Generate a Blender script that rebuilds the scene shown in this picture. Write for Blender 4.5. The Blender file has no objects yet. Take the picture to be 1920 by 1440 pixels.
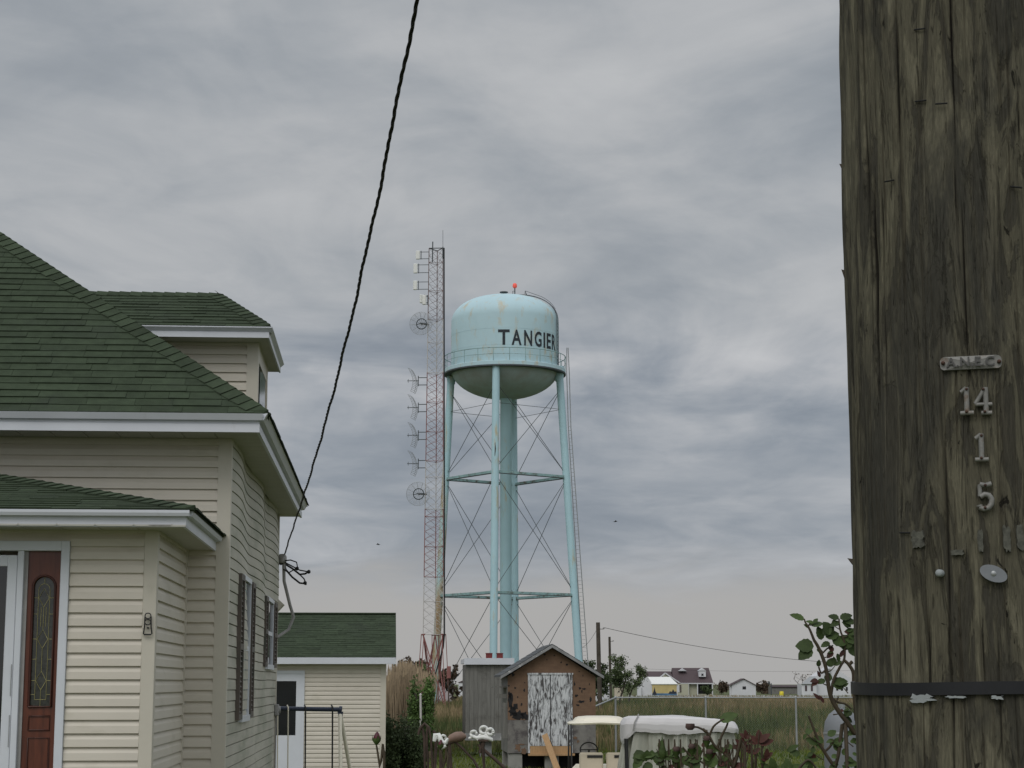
import bpy, math, random
from mathutils import Vector, Matrix, noise, Quaternion
S = bpy.context.scene
R = random.Random(7)
rad = math.radians
# ---------------- camera ----------------
F = 3500.0; TH = math.atan(561/F); CZ = 2.45
cam = bpy.data.cameras.new('camera'); co = bpy.data.objects.new('camera', cam); S.collection.objects.link(co)
cam.sensor_width = 36; cam.lens = F/1920*36; cam.clip_end = 6000; cam.clip_start = .05
co.location = (0, 0, CZ); co.rotation_euler = (math.pi/2+TH, 0, 0); S.camera = co
S.view_settings.view_transform = 'Standard'; S.view_settings.look = 'None'
S.view_settings.exposure = 0; S.view_settings.gamma = 1
# ---------------- world: overcast ----------------
SUN_EL, SUN_AZ = 48, 205     # azimuth clockwise from +Y; the sun is behind the camera, slightly left
w = bpy.data.worlds.new('World'); S.world = w; w.use_nodes = True
T = w.node_tree; T.nodes.clear()
def N(t, **k):
    n = T.nodes.new(t)
    for a, b in k.items(): setattr(n, a, b)
    return n
def lk(a, b): T.links.new(a, b)
def mth(op, a, b=None, c=None, clamp=False):
    n = N('ShaderNodeMath', operation=op); n.use_clamp = clamp
    for i, v in enumerate((a, b, c)):
        if v is None: continue
        if isinstance(v, (int, float)): n.inputs[i].default_value = v
        else: lk(v, n.inputs[i])
    return n.outputs[0]
def ramp(fac, stops, interp='LINEAR'):
    n = N('ShaderNodeValToRGB'); cr = n.color_ramp; cr.interpolation = interp
    while len(cr.elements) < len(stops): cr.elements.new(.5)
    for e, (p, c) in zip(cr.elements, stops):
        e.position = p; e.color = tuple(c)+(1,) if len(c) == 3 else c
    lk(fac, n.inputs[0]); return n.outputs[0]
def mixc(f, a, b, mode='MIX'):
    n = N('ShaderNodeMix', data_type='RGBA', blend_type=mode)
    for s, v in ((n.inputs[0], f), (n.inputs[6], a), (n.inputs[7], b)):
        if isinstance(v, (int, float)): s.default_value = v
        elif isinstance(v, tuple): s.default_value = v+(1,) if len(v) == 3 else v
        else: lk(v, s)
    return n.outputs[2]
def sstep(x, a, b):
    n = N('ShaderNodeMapRange', interpolation_type='SMOOTHSTEP'); lk(x, n.inputs[0])
    n.inputs[1].default_value = a; n.inputs[2].default_value = b; return n.outputs[0]
tc = N('ShaderNodeTexCoord'); sp = N('ShaderNodeSeparateXYZ'); lk(tc.outputs['Generated'], sp.inputs[0])
X, Y, Z = sp.outputs
zz = mth('ADD', mth('MAXIMUM', Z, 0.0), .14)
cb = N('ShaderNodeCombineXYZ'); lk(mth('DIVIDE', X, zz), cb.inputs[0]); lk(mth('DIVIDE', Y, zz), cb.inputs[1])
cb.inputs[2].default_value = 3.3
def cl(scale, det, rough, off, dist=.0, ys=1.0):
    mp = N('ShaderNodeMapping'); lk(cb.outputs[0], mp.inputs[0]); mp.inputs[1].default_value = off
    mp.inputs[3].default_value = (1, ys, 1); mp.inputs[2].default_value = (0, 0, .25)
    n = N('ShaderNodeTexNoise'); n.inputs['Scale'].default_value = scale; n.inputs['Detail'].default_value = det
    n.inputs['Roughness'].default_value = rough; n.inputs['Distortion'].default_value = dist
    lk(mp.outputs[0], n.inputs[0]); return n.outputs[0]
big = cl(.9, 3, .5, (1.7, 4.1, 0), .4, .8)
mid = cl(2.1, 6, .55, (7.3, 2.0, 1), .6, .78)
fin = cl(5.2, 6, .55, (0, 5.5, 2), .6, .85)
den = mth('ADD', mth('ADD', mth('MULTIPLY', big, .36), mth('MULTIPLY', mid, .44)), mth('MULTIPLY', fin, .20))
ccol = ramp(den, [(.38, (.190, .220, .262)), (.45, (.262, .290, .328)), (.505, (.345, .366, .395)), (.56, (.435, .446, .465)), (.65, (.54, .545, .555))])
band_ = mth('MULTIPLY', sstep(Z, .17, .11), .42); ccol = mixc(band_, ccol, (.255, .285, .325))
# clear pale band under the deck, close to the horizon
edge = mth('ADD', Z, mth('MULTIPLY', mth('SUBTRACT', mid, .5), .05))
ccol = mixc(sstep(edge, .074, .040), ccol, (.385, .380, .374))
ccol = mixc(sstep(edge, .165, .215), ccol, mixc(.35, ccol, (.37, .385, .39)))
ccol = mixc(sstep(Z, 0, -.05), ccol, (.12, .12, .10))
# an overcast sky is brighter overhead and on the sun's side
zen = mth('MULTIPLY', sstep(Z, .42, .95), 1.1)
back = mth('MULTIPLY', sstep(Y, .3, -.7), .75)
gain = mth('ADD', mth('ADD', zen, back), 1.10)
bgc = N('ShaderNodeBackground'); lk(ccol, bgc.inputs[0]); lk(gain, bgc.inputs[1])
sky = N('ShaderNodeTexSky'); sky.sky_type = 'NISHITA'; sky.sun_disc = False
sky.sun_elevation = rad(SUN_EL); sky.sun_rotation = rad(SUN_AZ); sky.dust_density = 3
bgn = N('ShaderNodeBackground'); lk(sky.outputs[0], bgn.inputs[0]); bgn.inputs[1].default_value = .06
ms = N('ShaderNodeMixShader'); ms.inputs[0].default_value = .94; lk(bgn.outputs[0], ms.inputs[1]); lk(bgc.outputs[0], ms.inputs[2])
ow = N('ShaderNodeOutputWorld'); lk(ms.outputs[0], ow.inputs[0])
sl = bpy.data.lights.new('sun', 'SUN'); sl.energy = 1.0; sl.angle = rad(40); sl.color = (1, .97, .92)
so = bpy.data.objects.new('sun', sl); S.collection.objects.link(so)
sd = Vector((math.sin(rad(SUN_AZ))*math.cos(rad(SUN_EL)), math.cos(rad(SUN_AZ))*math.cos(rad(SUN_EL)), math.sin(rad(SUN_EL))))
so.rotation_euler = sd.to_track_quat('Z', 'Y').to_euler(); so.location = (0, -20, 30)
# ---------------- placing helpers: a pixel of the 1920 px photo at a real depth Y -> a point ----------------
cT, sT = math.cos(TH), math.sin(TH)
def ray(px, py):
    x = (px-960)/F; z = (720-py)/F
    return Vector((x, cT-z*sT, sT+z*cT))
def at(px, py, Yd):
    r = ray(px, py); t = Yd/r.y
    return Vector((r.x*t, Yd, CZ+r.z*t))
# ---------------- materials ----------------
MATS = {}
def new_mat(name):
    global T
    m = bpy.data.materials.new(name); m.use_nodes = True; T = m.node_tree; T.nodes.clear()
    b = N('ShaderNodeBsdfPrincipled'); o = N('ShaderNodeOutputMaterial'); lk(b.outputs[0], o.inputs[0])
    MATS[name] = m; return m, b
def ocoord(scale=(1, 1, 1)):
    t = N('ShaderNodeTexCoord'); mp = N('ShaderNodeMapping'); lk(t.outputs['Object'], mp.inputs[0]); mp.inputs[3].default_value = scale
    return mp.outputs[0]
def nz(vec, scale, det=4, rough=.55, dist=0):
    n = N('ShaderNodeTexNoise'); lk(vec, n.inputs[0]); n.inputs['Scale'].default_value = scale
    n.inputs['Detail'].default_value = det; n.inputs['Roughness'].default_value = rough; n.inputs['Distortion'].default_value = dist
    return n.outputs[0]
def bump(b, h, st, dist=.01):
    n = N('ShaderNodeBump'); lk(h, n.inputs['Height']); n.inputs['Strength'].default_value = st; n.inputs['Distance'].default_value = dist
    lk(n.outputs[0], b.inputs['Normal'])
def attr(nm='tone'):
    n = N('ShaderNodeAttribute'); n.attribute_name = nm; return n.outputs['Fac']
def M(name, col, rough=.7, var=.15, sc=3.0, stretch=(1, 1, 1), dirt=None, dirt_at=(.5, .7), dsc=1.0, dstretch=(1, 1, 1), bmp=0, bsc=40, metal=0, tone=0, spec=.4):
    m, b = new_mat(name)
    n1 = nz(ocoord(stretch), sc, 5, .6)
    lo = tuple(c*(1-var) for c in col); hi = tuple(min(1, c*(1+var)) for c in col)
    c = ramp(n1, [(.3, lo), (.7, hi)])
    if tone:
        f = mth('MULTIPLY_ADD', attr(), tone*2, 1-tone)
        cc = N('ShaderNodeCombineXYZ')
        for i in range(3): lk(f, cc.inputs[i])
        c = mixc(1.0, c, cc.outputs[0], 'MULTIPLY')
    if dirt:
        c = mixc(sstep(nz(ocoord(dstretch), dsc, 6, .65), *dirt_at), c, dirt)
    lk(c, b.inputs['Base Color']); b.inputs['Roughness'].default_value = rough; b.inputs['Metallic'].default_value = metal
    b.inputs['Specular IOR Level'].default_value = spec
    if bmp: bump(b, nz(ocoord(stretch), bsc, 4, .6), bmp, .01)
    return m
# ---------------- mesh builder ----------------
class MB:
    def __init__(s): s.v = []; s.f = []; s.t = []; s.m = []; s.sm = []
    def face(s, pts, tone=.5, mi=0, sm=False):
        k = len(s.v); s.v += [tuple(p) for p in pts]; s.f.append(tuple(range(k, k+len(pts)))); s.t.append(tone); s.m.append(mi); s.sm.append(sm)
    def weld(s):
        keys = {}; nv = []; mp = []
        for p in s.v:
            k = (round(p[0], 5), round(p[1], 5), round(p[2], 5))
            if k not in keys: keys[k] = len(nv); nv.append(p)
            mp.append(keys[k])
        s.v = nv; s.f = [tuple(mp[i] for i in f) for f in s.f]
        keep = [i for i, f in enumerate(s.f) if len(set(f)) == len(f)]
        s.f = [s.f[i] for i in keep]; s.t = [s.t[i] for i in keep]; s.m = [s.m[i] for i in keep]; s.sm = [s.sm[i] for i in keep]
    def mesh(s, vs, fs, tone=.5, mi=0, sm=False):
        k = len(s.v); s.v += [tuple(p) for p in vs]
        for f in fs: s.f.append(tuple(i+k for i in f)); s.t.append(tone); s.m.append(mi); s.sm.append(sm)
    def box(s, lo, hi, mtx=None, tone=.5, mi=0, bev=0):
        x0, y0, z0 = lo; x1, y1, z1 = hi
        if bev:
            b = min(bev, abs(x1-x0)*.45, abs(y1-y0)*.45, abs(z1-z0)*.45)
            vs = []; 
            for (x, sx) in ((x0, 1), (x1, -1)):
                for (y, sy) in ((y0, 1), (y1, -1)):
                    for (z, sz) in ((z0, 1), (z1, -1)):
                        vs += [Vector((x, y+sy*b, z+sz*b)), Vector((x+sx*b, y, z+sz*b)), Vector((x+sx*b, y+sy*b, z))]
            def q(i, j, k): return (i*4+j*2+k)*3
            fs = []
            fs.append([q(0,0,0), q(0,0,1), q(0,1,1), q(0,1,0)]); fs.append([q(1,0,0), q(1,1,0), q(1,1,1), q(1,0,1)])
            fs.append([q(0,0,0)+1, q(1,0,0)+1, q(1,0,1)+1, q(0,0,1)+1]); fs.append([q(0,1,0)+1, q(0,1,1)+1, q(1,1,1)+1, q(1,1,0)+1])
            fs.append([q(0,0,0)+2, q(0,1,0)+2, q(1,1,0)+2, q(1,0,0)+2]); fs.append([q(0,0,1)+2, q(1,0,1)+2, q(1,1,1)+2, q(0,1,1)+2])
            for j in (0, 1):
                for k in (0, 1):
                    fs.append([q(0,j,k)+1, q(1,j,k)+1, q(1,j,k)+2, q(0,j,k)+2])
            for i in (0, 1):
                for k in (0, 1): fs.append([q(i,0,k), q(i,1,k), q(i,1,k)+2, q(i,0,k)+2])
                for j in (0, 1): fs.append([q(i,j,0), q(i,j,1), q(i,j,1)+1, q(i,j,0)+1])
                for j in (0, 1):
                    for k in (0, 1): fs.append([q(i,j,k), q(i,j,k)+1, q(i,j,k)+2])
        else:
            vs = [Vector((x, y, z)) for x in (x0, x1) for y in (y0, y1) for z in (z0, z1)]
            fs = [(0,1,3,2), (4,6,7,5), (0,4,5,1), (2,3,7,6), (0,2,6,4), (1,5,7,3)]
        if mtx: vs = [mtx @ v for v in vs]
        s.mesh(vs, fs, tone, mi)
    def bar(s, a, b, w, h=None, up=(0, 0, 1), tone=.5, mi=0, bev=0):
        a = Vector(a); b = Vector(b); h = h or w; d = b-a; L = d.length; d.normalize()
        u = Vector(up)
        if abs(d.dot(u)) > .99: u = Vector((1, 0, 0))
        x = d.cross(u).normalized(); z = x.cross(d)
        m = Matrix(((x.x, d.x, z.x, a.x), (x.y, d.y, z.y, a.y), (x.z, d.z, z.z, a.z), (0, 0, 0, 1)))
        s.box((-w/2, 0, -h/2), (w/2, L, h/2), m, tone, mi, bev)
    def tube(s, pts, r, n=6, cap=True, tone=.5, mi=0, sm=True):
        pts = [Vector(p) for p in pts]; k = len(pts); rs = r if isinstance(r, (list, tuple)) else [r]*k
        vs = []; pu = None
        for i, p in enumerate(pts):
            d = (pts[min(i+1, k-1)]-pts[max(i-1, 0)])
            if d.length < 1e-9: d = Vector((0, 0, 1))
            d.normalize()
            if pu is None: pu = d.orthogonal().normalized()
            else:
                pu = (pu-d*pu.dot(d))
                pu = pu.normalized() if pu.length > 1e-6 else d.orthogonal().normalized()
            q = d.cross(pu)
            for j in range(n):
                an = 2*math.pi*j/n; vs.append(p+(pu*math.cos(an)+q*math.sin(an))*rs[i])
        fs = [(i*n+j, i*n+(j+1) % n, (i+1)*n+(j+1) % n, (i+1)*n+j) for i in range(k-1) for j in range(n)]
        s.mesh(vs, fs, tone, mi, sm)
        if cap: s.mesh(vs[:n][::-1], [tuple(range(n))], tone, mi); s.mesh(vs[-n:], [tuple(range(n))], tone, mi)
    def lathe(s, prof, n=32, c=(0, 0, 0), tone=.5, mi=0, sm=True, axis=None):
        vs = []
        for r, z in prof:
            for j in range(n):
                an = 2*math.pi*j/n; vs.append(Vector((r*math.cos(an), r*math.sin(an), z)))
        if axis is not None:
            q = Vector((0, 0, 1)).rotation_difference(Vector(axis)); vs = [q @ v for v in vs]
        c = Vector(c); vs = [v+c for v in vs]
        fs = [(i*n+j, i*n+(j+1) % n, (i+1)*n+(j+1) % n, (i+1)*n+j) for i in range(len(prof)-1) for j in range(n)]
        s.mesh(vs, fs, tone, mi, sm)
    def prism(s, poly, d, tone=.5, mi=0):
        poly = [Vector(p) for p in poly]; d = Vector(d); n = len(poly)
        s.mesh(poly+[p+d for p in poly], [tuple(range(n))[::-1], tuple(range(n, 2*n))]+[(i, (i+1) % n, n+(i+1) % n, n+i) for i in range(n)], tone, mi)
    def pieces(s):
        """split into far-apart pieces: loose islands whose boxes are further apart than half the larger one"""
        par = {}
        def find(a):
            while par[a] != a: par[a] = par[par[a]]; a = par[a]
            return a
        keys = {}; vk = []
        for p in s.v:
            k = (round(p[0], 4), round(p[1], 4), round(p[2], 4)); vk.append(keys.setdefault(k, len(keys)))
        for i in range(len(keys)): par[i] = i
        for f in s.f:
            a = find(vk[f[0]])
            for i in f[1:]: par[find(vk[i])] = a
        isl = {}
        for fi, f in enumerate(s.f): isl.setdefault(find(vk[f[0]]), []).append(fi)
        L = list(isl.values())
        if not 2 <= len(L) <= 40: return None
        bb = []
        for fl in L:
            P = [s.v[i] for fi in fl for i in s.f[fi]]; bb.append(([min(p[k] for p in P) for k in range(3)], [max(p[k] for p in P) for k in range(3)]))
        g = list(range(len(L)))
        def gf(a):
            while g[a] != a: a = g[a]
            return a
        for i in range(len(L)):
            for j in range(i):
                gap = math.sqrt(sum(max(0, bb[i][0][k]-bb[j][1][k], bb[j][0][k]-bb[i][1][k])**2 for k in range(3)))
                ext = max(max(b_[1][k]-b_[0][k] for k in range(3)) for b_ in (bb[i], bb[j]))
                sz = max(math.dist(b_[0], b_[1]) for b_ in (bb[i], bb[j]))
                if gap < .05*sz: g[gf(i)] = gf(j)
        out = {}
        for i in range(len(L)): out.setdefault(gf(i), []).extend(L[i])
        return list(out.values()) if 2 <= len(out) <= 12 else None
    def build(s, name, mats, parent=None, loc=None, split=True):
        ps = s.pieces() if split and parent is not None and len(s.f) < 6000 else None
        if ps:
            first = None
            for fl in ps:
                m = MB()
                for fi in fl:
                    f = s.f[fi]; k = len(m.v); m.v += [s.v[i] for i in f]; m.f.append(tuple(range(k, k+len(f)))); m.t.append(s.t[fi]); m.m.append(s.m[fi]); m.sm.append(s.sm[fi])
                m.weld(); o = m.build(name, mats, parent, loc, False); first = first or o
            return first
        me = bpy.data.meshes.new(name); me.from_pydata(s.v, [], s.f)
        if not isinstance(mats, (list, tuple)): mats = [mats]
        for m in mats: me.materials.append(MATS[m] if isinstance(m, str) else m)
        a = me.attributes.new('tone', 'FLOAT', 'FACE'); a.data.foreach_set('value', s.t)
        me.polygons.foreach_set('material_index', s.m); me.polygons.foreach_set('use_smooth', s.sm); me.update()
        o = bpy.data.objects.new(name, me); S.collection.objects.link(o)
        if parent: o.parent = parent
        if loc is not None: o.location = loc
        return o
def tag(o, label=None, cat=None, group=None, kind=None):
    for k, v in (('label', label), ('category', cat), ('group', group), ('kind', kind)):
        if v: o[k] = v
    return o
def thing(name, label, cat, loc=(0, 0, 0), rz=0, group=None):
    o = bpy.data.objects.new(name, None); S.collection.objects.link(o); o.location = loc; o.rotation_euler = (0, 0, rz)
    o.empty_display_size = .2
    return tag(o, label, cat, group)
def text_mesh(body, size, extrude, offset=0, spacing=1.0):
    c = bpy.data.curves.new('t', 'FONT'); c.body = body; c.size = size; c.extrude = extrude; c.offset = offset
    c.align_x = 'CENTER'; c.align_y = 'CENTER'; c.space_character = spacing; c.resolution_u = 3
    o = bpy.data.objects.new('t', c); S.collection.objects.link(o)
    dg = bpy.context.evaluated_depsgraph_get(); me = o.evaluated_get(dg).to_mesh()
    vs = [v.co.copy() for v in me.vertices]; fs = [tuple(p.vertices) for p in me.polygons]
    o.evaluated_get(dg).to_mesh_clear(); bpy.data.objects.remove(o); bpy.data.curves.remove(c)
    return vs, fs
def finer(vs, fs, mx):
    """split faces until no edge is longer than mx, so flat lettering can follow a curved wall"""
    vs = list(vs); tr = []
    for f in fs:
        for i in range(1, len(f)-1): tr.append((f[0], f[i], f[i+1]))
    cache = {}
    def mid(a, b):
        k = (min(a, b), max(a, b))
        if k not in cache: vs.append((vs[a]+vs[b])/2); cache[k] = len(vs)-1
        return cache[k]
    out = []
    while tr:
        a, b, c = tr.pop(); e = sorted((((vs[a]-vs[b]).length, a, b, c), ((vs[b]-vs[c]).length, b, c, a), ((vs[c]-vs[a]).length, c, a, b)))[-1]
        if e[0] <= mx: out.append((a, b, c)); continue
        _, p, q, r_ = e; m = mid(p, q); tr += [(p, m, r_), (m, q, r_)]
    return vs, out
def hn(x, y, z=0): return noise.noise(Vector((x, y, z)))
def ground_z(y):
    if y < 21: return .85
    if y > 34: return 0.0
    t = (y-21)/13; return .85*(1-t*t*(3-2*t))
YAW = rad(3.87)
# ---------------- material list ----------------
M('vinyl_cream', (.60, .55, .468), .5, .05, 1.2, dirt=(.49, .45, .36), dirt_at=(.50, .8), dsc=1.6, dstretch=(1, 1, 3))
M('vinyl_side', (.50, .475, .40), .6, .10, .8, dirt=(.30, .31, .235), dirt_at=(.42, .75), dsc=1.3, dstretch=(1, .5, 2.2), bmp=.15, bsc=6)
M('trim_cream', (.56, .52, .44), .5, .05, 2, dirt=(.45, .42, .34), dirt_at=(.55, .85), dsc=3)
M('white_metal', (.60, .615, .655), .45, .06, 1.5, dirt=(.40, .40, .40), dirt_at=(.58, .85), dsc=2.5, dstretch=(1, 1, .3))
M('soffit', (.47, .455, .41), .6, .05, 2)
M('white_paint', (.62, .64, .68), .4, .04, 3, dirt=(.5, .5, .5), dirt_at=(.6, .9), dsc=6)
M('shingle', (.044, .060, .036), .95, .18, 9, tone=.30, bmp=.6, bsc=220, dirt=(.040, .050, .036), dirt_at=(.5, .8), dsc=1.1, spec=.15)
M('red_wood', (.105, .027, .012), .35, .35, 4, stretch=(6, 6, .7), spec=.5)
M('red_wood_dark', (.05, .012, .006), .4, .3, 4, stretch=(6, 6, .7))
M('glass_dark', (.012, .014, .016), .06, .2, 3, spec=.6)
M('leaded_glass', (.03, .032, .026), .15, .6, 30, spec=.6)
M('lead_came', (.32, .29, .13), .4, .1, 8, metal=.5)
M('black_metal', (.02, .02, .02), .5, .2, 8)
M('shutter', (.115, .092, .078), .6, .15, 5, dirt=(.07, .075, .06), dirt_at=(.45, .7), dsc=4)
M('grey_pipe', (.30, .29, .28), .5, .15, 6)
M('cable_black', (.008, .008, .009), .6, .2, 20)
M('dark_void', (.010, .010, .010), .9, .1, 2)
M('tower_blue', (.46, .625, .675), .6, .05, .35, dirt=(.50, .49, .40), dirt_at=(.51, .70), dsc=1.3, dstretch=(1, 1, .40))
M('leg_blue', (.42, .61, .665), .6, .05, .5, dirt=(.47, .43, .30), dirt_at=(.57, .70), dsc=.8, dstretch=(1.5, 1.5, .35))
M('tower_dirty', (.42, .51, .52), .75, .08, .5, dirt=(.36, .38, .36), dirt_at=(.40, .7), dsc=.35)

M('steel_dark', (.07, .08, .085), .6, .2, 2)
m, b = new_mat('tower_rusty')    # rust is heavier low on this leg
oc_ = ocoord(); sx_ = N('ShaderNodeSeparateXYZ'); lk(oc_, sx_.inputs[0])
n_ = mth('ADD', nz(ocoord((1.5, 1.5, .3)), .9, 6, .65), mth('MULTIPLY', sstep(sx_.outputs[2], 26, 6), .13))
lk(ramp(n_, [(.50, (.40, .60, .65)), (.60, (.42, .48, .42)), (.68, (.36, .27, .16)), (.78, (.24, .15, .08))]), b.inputs['Base Color']); b.inputs['Roughness'].default_value = .75
M('strut_blue', (.26, .40, .40), .6, .2, 2, dirt=(.10, .08, .05), dirt_at=(.5, .7), dsc=1.5)
M('letter_black', (.022, .028, .035), .7, .2, 2, dirt=(.12, .2, .22), dirt_at=(.62, .75), dsc=3)
M('mast_red', (.25, .10, .09), .6, .2, 2)
M('mast_white', (.50, .47, .45), .6, .1, 2)
M('mast_top', (.21, .15, .145), .6, .2, 2)
M('galv', (.33, .34, .34), .45, .12, 4, metal=.4)
M('antenna_white', (.75, .75, .72), .5, .04, 4)
M('old_plank', (.17, .165, .15), .85, .22, 2, stretch=(9, 9, .6), dirt=(.09, .085, .075), dirt_at=(.5, .75), dsc=2)
M('concrete', (.28, .275, .255), .9, .15, 3, bmp=.3)
M('new_plank', (.42, .26, .13), .7, .15, 4, stretch=(8, 8, 1))
M('grey_roof', (.085, .09, .095), .9, .2, 4, bmp=.3)
M('grey_trim', (.24, .24, .24), .8, .25, 3, dirt=(.45, .45, .44), dirt_at=(.58, .66), dsc=7)
M('cart_cream', (.80, .74, .60), .35, .03, 2)
M('cart_seat', (.52, .46, .36), .6, .06, 3)
M('vinyl_cover', (.62, .60, .60), .42, .04, 2, dirt=(.50, .49, .47), dirt_at=(.5, .8), dsc=2)
M('vinyl_clear', (.44, .44, .38), .38, .12, 2.5)
M('rubber', (.02, .02, .02), .8, .2, 5)
M('rust', (.060, .040, .030), .85, .4, 6)
M('blue_steel', (.035, .045, .075), .45, .15, 5)
M('far_white', (.60, .60, .62), .7, .05, .5)
M('far_roof', (.085, .062, .066), .9, .1, .4)
M('far_cream', (.44, .43, .33), .8, .05, .5)
M('red_paint', (.14, .02, .018), .6, .2, 4)
M('yellow_paint', (.70, .58, .04), .5, .1, 3)
M('pvc_pink', (.42, .37, .38), .7, .1, .7)
M('aluminium', (.21, .205, .19), .62, .25, 60, metal=.2, dirt=(.16, .12, .09), dirt_at=(.52, .7), dsc=60)
M('paper', (.30, .32, .32), .8, .1, 60)
M('residue', (.085, .084, .068), .9, .5, 160)
M('tank_grey', (.19, .20, .215), .6, .06, 1.5)
M('leaf_rose', (.050, .078, .022), .6, .4, 30, tone=.5, spec=.2)
M('leaf_red', (.066, .024, .018), .6, .35, 30, tone=.4, spec=.2)
for nm_ in ('leaf_rose', 'leaf_red'):
    T = MATS[nm_].node_tree; b = [x for x in T.nodes if x.type == 'BSDF_PRINCIPLED'][0]; bump(b, nz(ocoord(), 160, 3, .6), .35, .003)
M('stem_rose', (.055, .040, .022), .7, .3, 30)
M('bark', (.07, .058, .045), .9, .3, 3, bmp=.4)
M('leaf_dark', (.050, .072, .026), .8, .35, .5, tone=.5)
M('leaf_mid', (.085, .115, .045), .8, .3, .5, tone=.5)
M('leaf_bright', (.072, .125, .028), .7, .3, 1, tone=.4)
M('leaf_red_far', (.080, .055, .036), .8, .35, .5, tone=.5)
M('reed', (.24, .182, .118), .85, .25, .8, tone=.5)
M('tie_band', (.010, .010, .012), .5, .2, 30)
# ============================ the ground ============================
m, b = new_mat('ground_mat')
g1 = nz(ocoord(), .12, 6, .6); g2 = nz(ocoord(), 2.5, 6, .7)
c = ramp(g1, [(.3, (.060, .085, .020)), (.5, (.085, .105, .026)), (.7, (.12, .105, .045))])
c = mixc(mth('MULTIPLY', g2, .6), c, (.035, .045, .015)); lk(c, b.inputs['Base Color']); b.inputs['Roughness'].default_value = .95
bump(b, g2, .6, .05)
g = MB(); xs = [-1500, -300, -60, -20, 0, 20, 60, 300, 1500]; ys = [-300, -20]+[i*1.5+15 for i in range(16)]+[50, 80, 150, 400, 1200, 3500]
vs = [(x, y, ground_z(y)) for y in ys for x in xs]; n = len(xs)
g.mesh(vs, [(j*n+i, j*n+i+1, (j+1)*n+i+1, (j+1)*n+i) for j in range(len(ys)-1) for i in range(n-1)])
tag(g.build('ground', 'ground_mat'), kind='structure')

# grass: blades with tone, several colours by band
m, b = new_mat('grass_mat')
tt = attr('tone'); c = ramp(tt, [(0, (.045, .065, .026)), (.35, (.082, .105, .040)), (.6, (.135, .135, .060)), (.8, (.20, .155, .085)), (1, (.29, .22, .13))])
c = mixc(1.0, c, ramp(nz(ocoord((1, 1, .2)), .6, 3), [(.3, (.75, .75, .75)), (.7, (1.2, 1.2, 1.2))]), 'MULTIPLY')
lk(c, b.inputs['Base Color']); b.inputs['Roughness'].default_value = .9; b.inputs['Specular IOR Level'].default_value = .1
m, b = new_mat('lawn_mat')
c = ramp(attr('tone'), [(0, (.045, .075, .012)), (.6, (.115, .150, .022)), (1, (.19, .20, .05))]); lk(c, b.inputs['Base Color']); b.inputs['Roughness'].default_value = .9; b.inputs['Specular IOR Level'].default_value = .1

def blade(mb, x, y, z, h, wd, tone, lean=.25):
    an = R.uniform(0, math.pi); dx, dy = math.cos(an)*wd/2, math.sin(an)*wd/2
    lx, ly = R.gauss(0, lean)*h, R.gauss(0, lean)*h
    k = len(mb.v)
    mb.v += [(x-dx, y-dy, z), (x+dx, y+dy, z), (x+lx*.4+dx*.7, y+ly*.4+dy*.7, z+h*.6), (x+lx*.4-dx*.7, y+ly*.4-dy*.7, z+h*.6), (x+lx, y+ly, z+h)]
    mb.f += [(k, k+1, k+2, k+3), (k+3, k+2, k+4)]
    mb.t += [tone, min(1, tone+.08)]; mb.m += [0, 0]; mb.sm += [False, False]
g = MB()
for i in range(72000):
    t = R.random(); y = 68*math.exp(t*math.log(285/68)); x0, x1 = -.085*y-4, .215*y+6
    x = R.uniform(x0, x1)
    if x > -3.2 and x < 4.4 and y < 74 and y < 60: continue
    if x < .033*y*1.0 and 88 < y < 100 and x > -.03*y: pass
    p = hn(x*.045, y*.022, 1.0); q = hn(x*.16, y*.05, 5.0)
    tone = .50+p*.8+q*.4+R.gauss(0, .13)
    if 80 < y < 112: tone -= .14
    if y > 125: tone += .10
    if y < 78: tone += .06
    h = (.40+.5*min(1, (y-68)/20)+.30*q)*R.uniform(.6, 1.25)*(1.15 if y > 120 else 1)
    if y > 170: h *= .7
    blade(g, x, y, 0, h, .018+.00035*y+R.random()*.01, max(0.02, min(.98, tone)), .16)
tag(g.build('marsh_grass', 'grass_mat'), kind='stuff', label='olive and brown marsh grass beyond the wire fence')
g = MB()
for i in range(30000):
    y = R.uniform(46, 72); x = R.uniform(-9, 15)
    tone = .45+hn(x*.3, y*.15, 3)*.7+R.gauss(0, .15)
    blade(g, x, y, 0, R.uniform(.04, .13)*(1+.8*max(0, hn(x*.5, y*.5, 9))), .022, max(.0, min(1, tone)), .4)
tag(g.build('lawn_grass', 'lawn_mat'), kind='stuff', label='short bright green lawn in front of the wire fence')

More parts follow.
